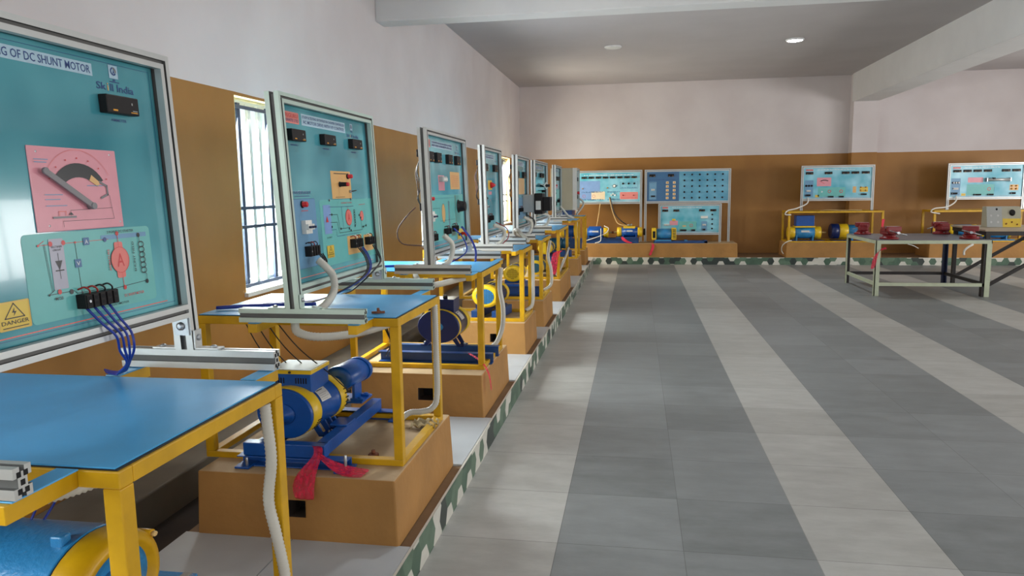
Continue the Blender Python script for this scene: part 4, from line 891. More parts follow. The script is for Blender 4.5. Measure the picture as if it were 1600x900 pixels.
# station 5 blue base frame in front of the yellow fan motor
t = thing('base_frame', (-1.42, 8.34, ZP+.002), 'long blue steel base frame across the fifth plinth of the left row', 'base frame'); of = t.location.copy()
m = MB(); channel(m, (-1.80, 8.34, ZP+.002), (-1.06, 8.34, ZP+.002), .05, .05, 'chan', flip=-1); m.build('lower_rail', t, of)
m = MB(); channel(m, (-1.80, 8.34, ZP+.055), (-1.06, 8.34, ZP+.055), .05, .09, 'chan', flip=-1); m.box(-1.50, -1.30, 8.285, 8.345, ZP+.145, ZP+.17, M_['mblue']); m.build('upper_rail', t, of)

# station 1 : big sky blue machine, axis across the plinth
t = thing('electric_motor', (-1.64, 1.58, ZP+.002), 'large sky blue machine with yellow end bells, on the nearest plinth', 'electric motor', rz=-PI/2, scale=(1, 1, .78))
H1 = .318; O = Vector((0, 0, H1)); A = Vector((0, 1, 0)); R = .185
m = MB(); m.lathe(O, A, [(-.21, 0), (-.21, .09), (-.20, .15), (-.16, .178), (-.08, .183), (-.075, .185)], M_['yellow2'], 40); m.build('rear_bell', t)
m = MB(); m.lathe(O, A, [(-.075, R), (-.07, R+.004), (-.06, R+.004), (-.055, R), (.245, R), (.25, R+.003), (.256, R+.003)], M_['msky'], 44); m.build('stator_body', t)
m = MB(); m.lathe(O, A, [(.256, R-.002), (.26, R), (.30, R-.005), (.325, R-.014), (.338, R-.03), (.34, R-.05), (.318, R-.055), (.31, .05)], M_['yellow'], 44, ms=[M_['rubber']]+[M_['yellow']]*5+[M_['msky']]*2)
for a in (35, 145, 215, 325):
    q = math.radians(a); p_ = O+A*.305+(Vector((1, 0, 0))*math.cos(q)+Vector((0, 0, 1))*math.sin(q))*(R-.01); m.cyl(p_-A*.04, p_+A*.025, .014, M_['yellow'], 12); m.cyl(p_+A*.025, p_+A*.036, .009, M_['wtan'], 6)
m.build('front_bell', t)
m = MB(); m.lathe(O+A*.308, A, [(0, .058), (.02, .055), (.024, .03), (.06, .028), (.06, .014), (.05, .012)], M_['msky'], 28); m.build('shaft_hub', t)
m = MB()
for q in (-.02, .14): m.box(-.20, .20, q-.02, q+.02, 0, H1-.14, M_['msky'])
m.build('mounting_foot', t); m = MB(); m.box(-.24, .24, -.10, .40, 0, .03, M_['chan']); m.build('base_plate', t)
m = MB(); m.box(.03, .065, .20, .235, H1+R-.02, H1+R+.022, M_['msky'], bevel=.006); m.build('lifting_lug', t)
m = MB(); m.box(-1.56, -1.42, 2.005, 2.07, ZP+.002, ZP+.012, M_['msky']); m.box(-1.46, -1.43, 2.01, 2.06, ZP+.012, ZP+.02, M_['steel']); tag(m.build('steel_strip'), 'short blue painted steel strip lying on the nearest plinth', 'steel strip')

# ---------------------------------------------------------------- back wall platform
ZB = .465
plinth(-1.40, 2.20, 16.73, 17.55, ZB, 'long brown cement plinth along the back wall under the three joined boards', group='painted cement plinths at the back wall')
plinth(3.24, 5.16, 16.73, 17.58, ZB+.01, 'brown back-wall plinth behind the workbench, under the left open yellow frame', group='painted cement plinths at the back wall')
plinth(6.12, 8.2, 16.73, 17.5, ZB+.01, 'brown cement plinth at the back wall, rightmost in view', group='painted cement plinths at the back wall')

def back_board(label, x0, x1, zb, zt, y, z0, cat='trainer board', legs=(0, 1), panel='far', foot=None):
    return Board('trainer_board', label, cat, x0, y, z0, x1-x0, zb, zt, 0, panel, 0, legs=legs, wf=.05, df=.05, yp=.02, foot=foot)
# A : alternator board left
YB1 = 17.30
BA = back_board('wide back-wall trainer board with a row of eight meters and a salmon patch', -1.40, .13, 1.345, 2.115, YB1, ZB); u_, z_ = F_(BA); border(BA)
for q in range(8): BA.meter(u_(.06+q*.115), u_(.145+q*.115), z_(.80), z_(.87), .02)
k = BA.ink(1); k.rect(u_(.02), u_(.36), z_(.08), z_(.72), 'lilac', .01); k.rect(u_(.68), u_(.97), z_(.08), z_(.33), 'makerpink', .02); k.outline(u_(.68), u_(.97), z_(.45), z_(.68), 'navy', .006); k.scribble(u_(.1), u_(.9), z_(.90), z_(.935), 'white', 4); k.L = 2
k.rect(u_(.22), u_(.44), z_(.08), z_(.36), 'cream', .01); k.scribble(u_(.70), u_(.95), z_(.12), z_(.14), 'red', 3); k.scribble(u_(.7), u_(.95), z_(.47), z_(.5), 'navy', 9)
for a in (.06, .22, .48): k.L = 3; k.scribble(u_(a), u_(a+.2), z_(.32), z_(.36), 'navy', int(a*90)); k.scribble(u_(a), u_(a+.2), z_(.06), z_(.1), 'navy', int(a*70))
for a in (.1, .26): k.L = 4; k.ring(u_(a), z_(.2), .035, 'red', .006)
k.L = 3
for q in range(3): k.disc(u_(.54+q*.05), z_(.56), .008, 'navy')
BA.put(k, 'circuit_diagram')
for q in range(3): BA.knob(u_(.73+q*.09), z_(.62), .02, .03, 'black')
BA.knob(u_(.59), z_(.54), .035, .03, 'cut', 'dial'); BA.button(u_(.73), z_(.22), .012, 'red'); BA.button(u_(.9), z_(.22), .012, 'red'); BA.button(u_(.48), z_(.48), .014, 'amber'); BA.button(u_(.08), z_(.46), .012, 'amber')
m = MB()
for q in range(3): m.box(u_(.53+q*.03), u_(.55+q*.03), BA.yp-.03, BA.yp, z_(.2+(q % 2)*.04), z_(.26+(q % 2)*.04), M_['cut'])
m.build('circuit_breaker', BA.t, BA.off)
# B : load bank board
BB = back_board('wide blue back-wall board with thirty small round knobs and ten cream switches', .185, 2.10, 1.345, 2.115, YB1, ZB, panel='blue'); u_, z_ = F_(BB)
k = BB.ink(1); k.rect(u_(.0), u_(.40), z_(0), z_(1), 'navy'); k.L = 2; k.rect(u_(.03), u_(.12), z_(.06), z_(.66), 'steelb', .008); k.scribble(u_(.03), u_(.35), z_(.72), z_(.745), 'blue', 5); k.scribble(u_(.04), u_(.11), z_(.62), z_(.64), 'blue', 6)
for r_ in range(5):
    for q in range(6): k.line([(u_(.475+q*.093), z_(.87-r_*.195)), (u_(.525+q*.093), z_(.85-r_*.195))], 'steelb', .006)
BB.put(k, 'circuit_diagram')
for a in (.03, .26): BB.meter(u_(a), u_(a+.075), z_(.83), z_(.92), .02)
for r_ in range(5):
    for q in range(6): BB.button(u_(.465+q*.093), z_(.89-r_*.195), .017, 'black', .025, 'round_knob')
    for q in range(2):
        m = MB(); a, z = u_(.255+q*.085), z_(.63-r_*.13); m.box(a-.032, a+.032, BB.yp-.012, BB.yp, z-.028, z+.028, INK['cream'], bevel=.004); m.lathe((a, BB.yp-.012, z), (0, -1, 0), [(0, .016), (.012, .014), (.012, 0)], M_['amber'], 12); m.build('rocker_switch', BB.t, BB.off)
BB.breaker(u_(.055), u_(.1), z_(.36), z_(.42)); BB.block(u_(.05), u_(.105), z_(.15), z_(.2), loops=0)
# C : lower board
BC = back_board('smaller teal trainer board standing below the knob board at the back wall', .50, 1.90, .63, 1.335, YB1-.10, ZB, panel='far'); u_, z_ = F_(BC); border(BC); maker(BC, u_(.03), u_(.13), z_(.9), z_(.97))
for a in (.03, .22, .66, .85): BC.meter(u_(a), u_(a+.1), z_(.79), z_(.87), .02)
k = BC.ink(1); k.scribble(u_(.2), u_(.7), z_(.92), z_(.955), 'white', 8); k.rect(u_(.16), u_(.3), z_(.28), z_(.45), 'pink', .01); k.rect(u_(.2), u_(.26), z_(.44), z_(.52), 'yellow'); k.rect(u_(.32), u_(.62), z_(.08), z_(.42), 'mint', .01); k.rect(u_(.7), u_(.8), z_(.06), z_(.42), 'steelb', .01); k.L = 2; k.ring(u_(.53), z_(.27), .035, 'red', .01); k.line([(u_(.62), z_(.22)), (u_(.62), z_(.36))], 'navy', .006); k.rect(u_(.38), u_(.44), z_(.22), z_(.27), 'orange'); BC.put(k, 'circuit_diagram')
m = MB(); m.box(u_(.69), u_(.81), BC.yp-.03, BC.yp, z_(.53), z_(.62), M_['cut'], bevel=.004); m.build('fuse_holder', BC.t, BC.off)
for q in range(4): BC.button(u_(.885), z_(.67-q*.175), .016, 'black', .03, 'round_knob')
BC.block(u_(.34), u_(.45), z_(.06), z_(.12), loops=0); BC.block(u_(.53), u_(.6), z_(.06), z_(.12), loops=0); BC.block(u_(.72), u_(.77), z_(.08), z_(.14), loops=0); BC.breaker(u_(.72), u_(.78), z_(.26), z_(.32)); BC.breaker(u_(.06), u_(.15), z_(.26), z_(.33)); BC.block(u_(.05), u_(.16), z_(.08), z_(.14), loops=0)

# coupled set on the long back plinth
t = thing('motor_generator_set', (-.5, 16.98, ZB+.002), 'pair of blue machines with yellow ends coupled on a navy base, back wall', 'electric motor', scale=(1, 1, .85)); of = None
def hmachine(t, x0, x1, y, h, r, ring, body, name, box=None, ringr=1.03):
    A = Vector((1, 0, 0)); O = Vector((x0, y, h)); L = x1-x0; m = MB(); m.lathe(O, A, [(0, r*.6), (.01, r*ringr), (ring, r*ringr), (ring+.005, r*.98)], M_['yellow2'], 30); m.build('end_ring', t)
    m = MB(); m.lathe(O, A, [(ring+.005, r), (L-ring-.005, r)], M_[body], 30); m.box(x0+ring+.03, x0+ring+.05, y-r*.9, y+r*.9, h-r*1.35, h-r*.3, M_[body]); m.box(x1-ring-.05, x1-ring-.03, y-r*.9, y+r*.9, h-r*1.35, h-r*.3, M_[body]); m.build(name, t)
    m = MB(); m.lathe(O, A, [(L-ring-.005, r*.98), (L-ring, r*ringr), (L-.01, r*ringr), (L, r*.6)], M_['yellow2'], 30); m.build('end_ring', t)
    m = MB(); m.box(x0+L*.38, x0+L*.62, y-r-.006, y-r+.03, h+r*.1, h+r*.42, M_['plate']); m.build('nameplate', t)
    if box: m = MB(); m.box(x0+L*.25, x0+L*.72, y-r*.6, y+r*.6, h+r*.75, h+r*.75+box[0], M_[box[1]], bevel=.004); m.build('terminal_box', t)
hmachine(t, -.72, -.12, 0, .28, .125, .11, 'mblue', 'motor_body', (.07, 'mblue')); hmachine(t, .07, .64, 0, .29, .125, .10, 'mblue', 'generator_body', (.06, 'yellow2'))
m = MB(); m.cyl((-.12, 0, .28), (.07, 0, .285), .022, M_['steel'], 14); m.cyl((-.05, 0, .282), (.0, 0, .284), .035, M_['rust'], 14); m.build('coupling', t)
m = MB(); m.cyl((.66, 0, .29), (.70, 0, .29), .09, M_['black'], 20); m.build('rear_cap', t)
m = MB(); channel(m, (-.75, -.10, 0), (.56, -.10, 0), .05, .13, 'chan', flip=-1); channel(m, (-.75, .12, 0), (.56, .12, 0), .05, .13, 'chan', flip=1); m.box(.05, .52, -.15, .17, .13, .165, M_['chan']); m.box(-.6, -.2, -.15, .17, .13, .15, M_['chan']); m.build('base_channel', t)
m = MB(); m.lathe((.33, -.02, .45), (0, .3, 1), [(0, .03), (.03, .035), (.05, .02), (.06, 0)], M_['steel'], 12); m.cyl((.38, -.02, .45), (.4, -.02, .51), .014, M_['steel'], 8); m.build('lifting_eye', t)
t = thing('electric_motor', (.62, 16.95, ZB+.002), 'light blue motor with square yellow end frames, before the lower back-wall board', 'electric motor', scale=(1, 1, .9))
m = MB(); m.lathe((-.16, 0, .225), (1, 0, 0), [(0, .13), (.32, .13)], M_['msky'], 32); m.build('stator_body', t)
for x in (-.27, .17):
    m = MB(); m.box(x, x+.10, -.145, .145, .08, .375, M_['yellow2'], bevel=.02)
    if x < 0: m.box(x+.02, x+.08, -.147, -.14, .13, .30, M_['hole']); 
    else:
        for q in range(6): m.box(x+.015, x+.085, -.147, -.14, .12+q*.04, .14+q*.04, M_['hole'])
    m.build('end_frame', t)
m = MB(); m.box(-.22, .95, -.14, -.08, 0, .05, M_['chan']); m.box(-.22, .95, .08, .14, 0, .05, M_['chan']); m.box(-.2, .16, -.14, .14, .05, .085, M_['msky']); m.box(.45, .52, -.14, .14, .05, .07, M_['msky']); m.box(.88, .95, -.14, .14, .0, .06, M_['chan']); m.build('slide_base', t, bevel=.003)

# open yellow frames with boards on them at the back wall
def open_frame(label, x0, x1, y0, y1, zb, zt, group):
    t = thing('machine_frame', ((x0+x1)/2, (y0+y1)/2, zb), label, 'steel frame', group); of = t.location.copy(); Y = M_['yellow']; l_ = .045
    for (x, y) in ((x0, y0), (x1-l_, y0), (x0, y1-l_), (x1-l_, y1-l_)): m = MB(); m.box(x, x+l_, y, y+l_, zb+.03, zt-.04, Y); m.build('leg', t, of, bevel=.003)
    for nm, za, zc in (('top_frame', zt-.04, zt), ('bottom_frame', zb, zb+.03)):
        m = MB(); m.box(x0, x1, y0, y0+l_, za, zc, Y); m.box(x0, x1, y1-l_, y1, za, zc, Y); m.box(x0, x0+l_, y0+l_, y1-l_, za, zc, Y); m.box(x1-l_, x1, y0+l_, y1-l_, za, zc, Y)
        m.build(nm, t, of, bevel=.003)
    m = MB(); m.box(x0+.05, x1-.05, y0+.05, y1-.05, zt-.02, zt-.012, M_['dark']); m.build('top_sheet', t, of)
    return t
ZR = ZB+.012
open_frame('open yellow steel frame around blue motors at the back wall, left of the two', 3.27, 5.22, 16.82, 17.56, ZR, 1.155, 'open yellow frames at the back wall')
open_frame('open yellow steel frame behind the red vises, right of the two at the back wall', 6.2, 8.2, 16.82, 17.5, ZR, 1.150, 'open yellow frames at the back wall')
BR1 = back_board('back-wall trainer board with a pink dial patch, standing on the left open yellow frame', 3.57, 5.08, 1.37, 2.135, 17.12, 1.157, foot=1.157); u_, z_ = F_(BR1); border(BR1); maker(BR1, u_(.03), u_(.14), z_(.9), z_(.96))
for a in (.03, .31, .56, .70, .85): BR1.meter(u_(a), u_(a+.11), z_(.79), z_(.87), .02)
k = BR1.ink(1); k.scribble(u_(.2), u_(.75), z_(.92), z_(.955), 'white', 11); k.rect(u_(.20), u_(.41), z_(.40), z_(.68), 'pink', .01); k.rect(u_(.22), u_(.62), z_(.06), z_(.36), 'mint', .01); k.rect(u_(.02), u_(.15), z_(.05), z_(.6), 'steelb', .01); k.rect(u_(.73), u_(.78), z_(.18), z_(.38), 'orange'); k.rect(u_(.83), u_(.95), z_(.2), z_(.36), 'yellow', .01); k.rect(u_(.18), u_(.24), z_(.04), z_(.12), 'yellow'); k.L = 2
k.ring(u_(.31), z_(.52), .11, 'black', .02, 40, 140, rz=.06); k.line([(u_(.24), z_(.56)), (u_(.31), z_(.49))], 'red', .008); k.disc(u_(.28), z_(.22), .018, 'white'); k.ring(u_(.39), z_(.23), .035, 'red', .012); k.ring(u_(.56), z_(.23), .035, 'red', .012); BR1.put(k, 'circuit_diagram')
for q in range(3): BR1.knob(u_(.045+q*.04), z_(.42), .02, .04, 'black')
BR1.breaker(u_(.05), u_(.11), z_(.22), z_(.28)); BR1.block(u_(.03), u_(.11), z_(.08), z_(.14), loops=0); BR1.block(u_(.37), u_(.45), z_(.03), z_(.08), loops=0); BR1.block(u_(.53), u_(.60), z_(.03), z_(.08), loops=0); BR1.block(u_(.85), u_(.93), z_(.10), z_(.15), loops=0)
for q in range(4): BR1.button(u_(.85+(q % 2)*.07), z_(.25+(q//2)*.1), .014, 'amber')
BR2 = back_board('back-wall trainer board with a silver bar across it, on the right yellow frame', 6.54, 8.05, 1.365, 2.13, 17.12, 1.152, foot=1.152); u_, z_ = F_(BR2); border(BR2); maker(BR2, u_(.03), u_(.14), z_(.9), z_(.96))
for a in (.04, .18, .32, .46, .71, .85): BR2.meter(u_(a), u_(a+.11), z_(.79), z_(.87), .02)
k = BR2.ink(1); k.scribble(u_(.2), u_(.7), z_(.92), z_(.955), 'white', 12); k.rect(u_(.25), u_(.46), z_(.46), z_(.62), 'pink', .01); k.rect(u_(.02), u_(.15), z_(.05), z_(.6), 'steelb', .01); k.rect(u_(.24), u_(.62), z_(.06), z_(.4), 'mint', .01); k.rect(u_(.83), u_(.95), z_(.2), z_(.38), 'orange', .01); k.rect(u_(.17), u_(.23), z_(.04), z_(.12), 'yellow'); k.L = 2; k.ring(u_(.55), z_(.25), .035, 'red', .012); k.line([(u_(.62), z_(.18)), (u_(.62), z_(.3))], 'navy', .006); BR2.put(k, 'circuit_diagram')
for q in range(3): BR2.knob(u_(.05+q*.035), z_(.46), .02, .04, 'cut')
BR2.breaker(u_(.05), u_(.12), z_(.24), z_(.30)); BR2.block(u_(.03), u_(.11), z_(.09), z_(.15), loops=0); BR2.block(u_(.34), u_(.44), z_(.05), z_(.1), loops=0); BR2.block(u_(.53), u_(.61), z_(.05), z_(.1), loops=0); BR2.block(u_(.84), u_(.91), z_(.08), z_(.14), loops=0)
m = MB(); m.cyl((u_(.50), BR2.yp-.05, z_(.54)), (u_(.82), BR2.yp-.05, z_(.54)), .03, M_['alu'], 16); m.box(u_(.49), u_(.505), BR2.yp-.08, BR2.yp, z_(.48), z_(.6), M_['steel']); m.box(u_(.81), u_(.825), BR2.yp-.08, BR2.yp, z_(.48), z_(.6), M_['steel']); m.box(u_(.57), u_(.60), BR2.yp-.10, BR2.yp-.04, z_(.56), z_(.61), M_['black']); m.build('rheostat', BR2.t, BR2.off)
for q in range(4): BR2.button(u_(.86+(q % 2)*.06), z_(.25+(q//2)*.09), .014, 'amber')

t = thing('electric_motor', (3.68, 17.15, ZR+.003), 'blue motor with a big upright terminal box, left inside the left open yellow frame', 'electric motor', scale=(1, 1, .88))
hmachine(t, -.36, .34, 0, .22, .15, .14, 'msky', 'stator_body'); m = MB(); m.box(-.2, .18, -.12, .12, .39, .65, M_['mblue'], bevel=.006); m.box(-.22, .2, -.14, .14, .355, .39, M_['yellow2']); m.build('terminal_box', t)
m = MB(); m.box(-.35, .4, -.16, .16, 0, .03, M_['chan']); m.cyl((.34, 0, .22), (.46, 0, .22), .02, M_['wtan'], 12); m.build('base_plate', t)
t = thing('electric_motor', (4.62, 17.15, ZR+.003), 'sky blue motor with navy fan end, right inside the left open yellow frame', 'electric motor', scale=(1, 1, .88))
m = MB(); m.lathe((-.40, 0, .25), (1, 0, 0), [(0, 0), (0, .17), (.02, .19), (.16, .19)], M_['mnavy'], 30); m.build('fan_cover', t); m = MB(); m.lathe((-.24, 0, .25), (1, 0, 0), [(0, .17), (.01, .185), (.18, .185), (.19, .17)], M_['yellow2'], 30); m.build('ring', t)
m = MB(); m.lathe((-.05, 0, .25), (1, 0, 0), [(0, .16), (.30, .16), (.31, .15)], M_['msky'], 30); m.build('stator_body', t); m = MB(); m.box(-.35, .35, -.16, .16, 0, .03, M_['chan']); m.box(.02, .05, -.14, .14, .03, .2, M_['msky']); m.build('base_plate', t)
t = thing('electric_motor', (6.75, 17.15, ZR+.003), 'blue motor with tan end, inside the right open yellow frame behind the vises', 'electric motor', scale=(1, 1, .88)); m = MB()
hmachine(t, -.15, .42, 0, .27, .13, .10, 'msky', 'stator_body'); m.box(-.3, .5, -.16, .16, 0, .12, M_['mnavy']); m.build('base_plate', t); m = MB(); m.lathe((-.42, 0, .26), (1, 0, 0), [(0, 0), (0, .13), (.2, .15), (.27, .1)], M_['mnavy'], 24); m.build('fan_cover', t)
t = thing('electric_motor', (7.55, 17.2, ZR+.003), 'low sky blue motor at the right end of the right open yellow frame', 'electric motor', scale=(1, 1, .88)); hmachine(t, -.3, .3, 0, .2, .13, .06, 'msky', 'stator_body'); m = MB(); m.box(-.35, .35, -.15, .15, 0, .04, M_['msky']); m.build('base_plate', t)

# ---------------------------------------------------------------- grey workbench, second table, vises
t = thing('workbench', (4.45, 12.8, 0), 'steel workbench with pale green legs and grey top, red vises at its corners', 'workbench')
x0, x1, y0, y1, zt = 3.63, 5.26, 12.0, 13.62, .865
of = (4.45, 12.8, 0)
for (x, y, mo, mi_) in ((x0, y0, 'pale', 'pale'), (x1-.07, y0, 'pale', 'blackp'), (x0, y1-.07, 'pale', 'blackp'), (x1-.07, y1-.07, 'navyp', 'navyp')):
    m = MB(); fl_ = (x > 4 and y < 13); sx = 1 if (x < 4 or fl_) else -1; xa = x if sx > 0 else x+.07; sy2 = 1 if y < 13 else -1; ya = y if sy2 > 0 else y+.07   # angle iron leg
    a, b_ = sorted((xa, xa+sx*.012)); c0, d0 = sorted((ya, ya+sy2*(.10 if fl_ else .07))); m.box(a-(.03 if fl_ else 0), b_, c0+(.013 if fl_ else 0), d0, 0, zt-.06, M_['blackp' if fl_ else mo])
    a, b_ = sorted((xa, xa+sx*.07)); c0, d0 = sorted((ya, ya+sy2*.012)); m.box(a, b_, c0, d0, 0, zt-.06, M_[mo if y < 13 else mi_]); m.build('leg', t, of)
m = MB(); h = .06
m.box(x0, x1, y0, y0+.012, zt-h, zt-.008, M_['pale']); m.box(x0, x0+.012, y0, y1, zt-h, zt-.008, M_['pale']); m.box(x1-.012, x1, y0, y1, zt-h, zt-.008, M_['pale']); m.box(x0, x1, y1-.012, y1, zt-h, zt-.008, M_['pale']); m.build('top_frame', t, of)
m = MB(); m.box(x0+.003, x1-.003, y0+.003, y1-.003, zt-.008, zt, M_['benchtop']); m.build('tabletop', t, of)
for k_, (a, b_, c0, d0, mm) in enumerate(((x0+.07, x1-.07, y0+.013, y0+.05, 'pale'), (x0+.07, x1-.07, y1-.05, y1-.013, 'blackp'), (x0+.013, x0+.05, y0+.07, y1-.07, 'pale'), (x1-.05, x1-.013, y0+.07, y1-.07, 'blackp'))):
    m = MB(); m.box(a, b_, c0, d0, .155, .205, M_[mm]); m.build('stretcher', t, of)
t = thing('work_table', (6.2, 12.9, 0), 'dark framed table with beige top and diagonal braces, right of the workbench', 'table'); X0, X1, Y0_, Y1_, ZZ = 5.255, 7.25, 12.25, 13.70, 1.0; of = (X0, Y0_, 0); t.location = (X0+.0, Y0_, 0); t.rotation_euler = (0, 0, -.05)
for (x, y) in ((X0+.03, Y0_+.03), (X1-.1, Y0_+.03), (X0+.03, Y1_-.1), (X1-.1, Y1_-.1)): m = MB(); m.box(x, x+.06, y, y+.06, 0, ZZ-.09, M_['blackp']); m.build('leg', t, of, bevel=.003)
m = MB(); m.box(X0+.02, X1-.02, Y0_+.02, Y0_+.07, ZZ-.09, ZZ-.025, M_['blackp']); m.box(X0+.02, X1-.02, Y1_-.07, Y1_-.02, ZZ-.09, ZZ-.025, M_['blackp']); m.box(X0+.02, X0+.07, Y0_+.07, Y1_-.07, ZZ-.09, ZZ-.025, M_['blackp']); m.box(X1-.07, X1-.02, Y0_+.07, Y1_-.07, ZZ-.09, ZZ-.025, M_['blackp']); m.build('top_frame', t, of)
m = MB(); m.box(X0, X1, Y0_, Y1_, ZZ-.025, ZZ, M_['beige']); m.build('tabletop', t, of)
for y in (Y0_+.06, Y1_-.07): m = MB(); m.bar((X0+.09, y, .13), (6.55, y, ZZ-.09), .035, .05, M_['blackp']); m.build('brace', t, of)

def vise(x, y, rz, label):
    t = thing('bench_vise', (x, y, .867), label, 'vise', 'red bench vises on the workbench', rz, (1.42, 1.42, 1.2)); R_ = M_['vise']
    m = MB(); m.lathe((0, 0, 0), (0, 0, 1), [(0, .095), (.02, .095), (.028, .07), (.05, .06), (.055, .075)], R_, 22)
    for a in (0, 120, 240): m.cyl((.078*math.cos(math.radians(a)), .078*math.sin(math.radians(a)), .02), (.078*math.cos(math.radians(a)), .078*math.sin(math.radians(a)), .032), .01, M_['steel'], 6)
    m.build('swivel_base', t)
    m = MB(); m.box(-.05, .12, -.05, .05, .055, .12, R_, bevel=.012); m.box(-.045, .0, -.075, .075, .10, .165, R_, bevel=.008); m.box(.05, .12, -.045, .045, .11, .15, R_, bevel=.01); m.build('fixed_jaw', t)
    m = MB(); m.box(-.16, -.045, -.03, .03, .065, .115, R_, bevel=.008); m.box(-.115, -.07, -.075, .075, .10, .165, R_, bevel=.008); m.build('sliding_jaw', t)
    m = MB(); m.box(-.072, -.066, -.07, .07, .14, .166, M_['steel']); m.box(-.049, -.043, -.07, .07, .14, .166, M_['steel']); m.build('jaw_plate', t)
    m = MB(); m.cyl((-.16, 0, .09), (-.20, 0, .09), .016, M_['steel'], 12); m.cyl((-.19, -.09, .06), (-.19, .09, .12), .006, M_['steel'], 8); m.build('screw_handle', t)
vise(3.88, 12.22, PI*.55, 'red bench vise on the near left corner of the workbench')
vise(5.04, 12.25, PI*.4, 'red bench vise on the near right corner of the workbench')
vise(3.83, 13.42, PI*1.45, 'red bench vise on the far left corner of the workbench')
vise(5.08, 13.42, PI*1.5, 'red bench vise on the far right corner of the workbench')
# switch box on the second table
t = thing('switch_box', (5.80, 13.0, 1.002), 'grey switch box with a yellow lower face and a black dial, on the beige table', 'switch box', rz=-.12, scale=(.80, .9, .96))
m = MB(); prof = [(-.16, 0), (.16, 0), (.16, .34), (-.06, .34)]   # sloping front
m.prism([(-.30, a, z) for a, z in prof], (.60, 0, 0), M_['cabgrey']); m.build('body', t, bevel=.004)
nrm = Vector((0, -.34, .10)).normalized(); up = Vector((0, .10, .34)).normalized(); O = Vector((0, -.16, 0))
def on_face(x, s_, off=0): return O+Vector((x, 0, 0))+up*s_+nrm*off
m = MB()
def facequad(x0, x1, s0, s1, off, mt): m.face([on_face(x0, s0, off), on_face(x1, s0, off), on_face(x1, s1, off), on_face(x0, s1, off)], M_[mt] if isinstance(mt, str) else mt)
m = MB(); facequad(-.02, .295, .005, .15, .0015, INK['yellow']); m.build('yellow_face', t, recalc=False)
m = MB(); facequad(-.295, -.03, .005, .35, .0012, 'grey'); m.build('grey_cover', t, recalc=False)
m = MB(); m.lathe(on_face(.15, .25), nrm, [(0, .055), (.01, .052), (.012, .04), (.035, .036), (.035, 0)], M_['black'], 24); m.build('dial', t)
for (x, s_) in ((.04, .06), (.14, .09), (.23, .05)): m = MB(); m.lathe(on_face(x, s_), nrm, [(0, .014), (.015, .012), (.015, 0)], M_['rust'], 12); m.build('terminal_post', t)
m = MB(); m.lathe(on_face(-.12, .31), nrm, [(0, .02), (.004, .018), (.004, 0)], M_['hole'], 14)
for x in (-.22, -.10):
    for s_ in (.09, .20): m.lathe(on_face(x, s_), nrm, [(0, .02), (.003, .018), (.003, 0)], M_['alu'], 10)
m.build('socket_holes', t)

# ---------------------------------------------------------------- conduits, wires, ribbons, bits
def cable(name, pts, r, mt, label, cat, group=None, rib=0, seg=8):
    m = MB(); m.tube(pts, r, M_[mt], seg, rib); o = m.build(name); tag(o, label, cat, group); return o
def conduit(pts, label, r=.016, rib=.006): return cable('flexible_conduit', pts, r, 'conduit', label, 'conduit', 'white corrugated conduits', rib, 12)
xr = TX1-.026
conduit([(-1.066, 1.93, 1.10), (-1.062, 1.93, 1.04), (-1.056, 1.93, .926), (-1.072, 1.93, .806), (-1.056, 1.93, .707), (-1.042, 1.93, .627), (-1.034, 1.93, .556), (-1.04, 1.92, .475)], 'white corrugated conduit down the right leg of the nearest table')
conduit([(-1.053, 3.73, 1.11), (-1.052, 3.73, .9), (-1.053, 3.73, .62), (-1.08, 3.72, .545), (-1.138, 3.71, .525), (-1.2, 3.70, .52), (-1.25, 3.67, .485)], 'white corrugated conduit down the far right leg of the second table')
conduit([(-1.035, 5.58, 1.11), (-1.045, 5.58, .947), (-1.022, 5.58, .795), (-1.03, 5.58, .641), (-1.07, 5.56, .528), (-1.12, 5.54, .48)], 'white corrugated conduit down the far right leg of the third table', .018)
conduit([(-1.035, 7.34, 1.10), (-1.03, 7.34, .777), (-1.038, 7.34, .55), (-1.10, 7.30, .485)], 'white corrugated conduit down the far right leg of the fourth table', .018)
conduit([(-1.03, 8.87, 1.09), (-1.055, 8.87, .9), (-1.02, 8.87, .742), (-1.02, 8.87, .56), (-1.10, 8.82, .485)], 'white corrugated conduit down the far right leg of the fifth table', .018)
conduit([(-1.10, 10.3, .50), (-1.08, 10.9, .60), (-1.06, 11.4, .72), (-1.04, 11.46, .8)], 'white conduit slanting along the sixth plinth', .018, .01)
# hoses from the supply terminals to the table
conduit([(-1.425, 3.13, 1.405), (-1.39, 3.135, 1.372), (-1.375, 3.175, 1.324), (-1.375, 3.174, 1.256), (-1.39, 3.098, 1.2), (-1.43, 3.03, 1.172)], 'corrugated hose curling down from the terminal block of the second board', .017, .005)
conduit([(-1.32, 4.96, 1.40), (-1.27, 5.0, 1.33), (-1.29, 4.99, 1.22), (-1.36, 4.95, 1.172)], 'corrugated hose curling down from the third board', .018)
conduit([(-1.33, 6.83, 1.38), (-1.24, 6.88, 1.33), (-1.26, 6.87, 1.22), (-1.38, 6.84, 1.172)], 'corrugated hose curling down from the fourth board', .018)
conduit([(-1.26, 8.28, 1.40), (-1.18, 8.34, 1.33), (-1.2, 8.32, 1.22), (-1.3, 8.28, 1.172)], 'corrugated hose curling down from the fifth board', .018)
conduit([(-1.32, 10.25, 1.38), (-1.22, 10.35, 1.33), (-1.24, 10.3, 1.22), (-1.34, 10.2, 1.172)], 'corrugated hose curling down from the sixth board', .02, .01)
conduit([(-1.36, 13.3, 1.40), (-1.3, 13.36, 1.32), (-1.22, 13.4, 1.22), (-1.12, 13.42, 1.175)], 'straight-running hose from the seventh board to its rail', .02, .01)
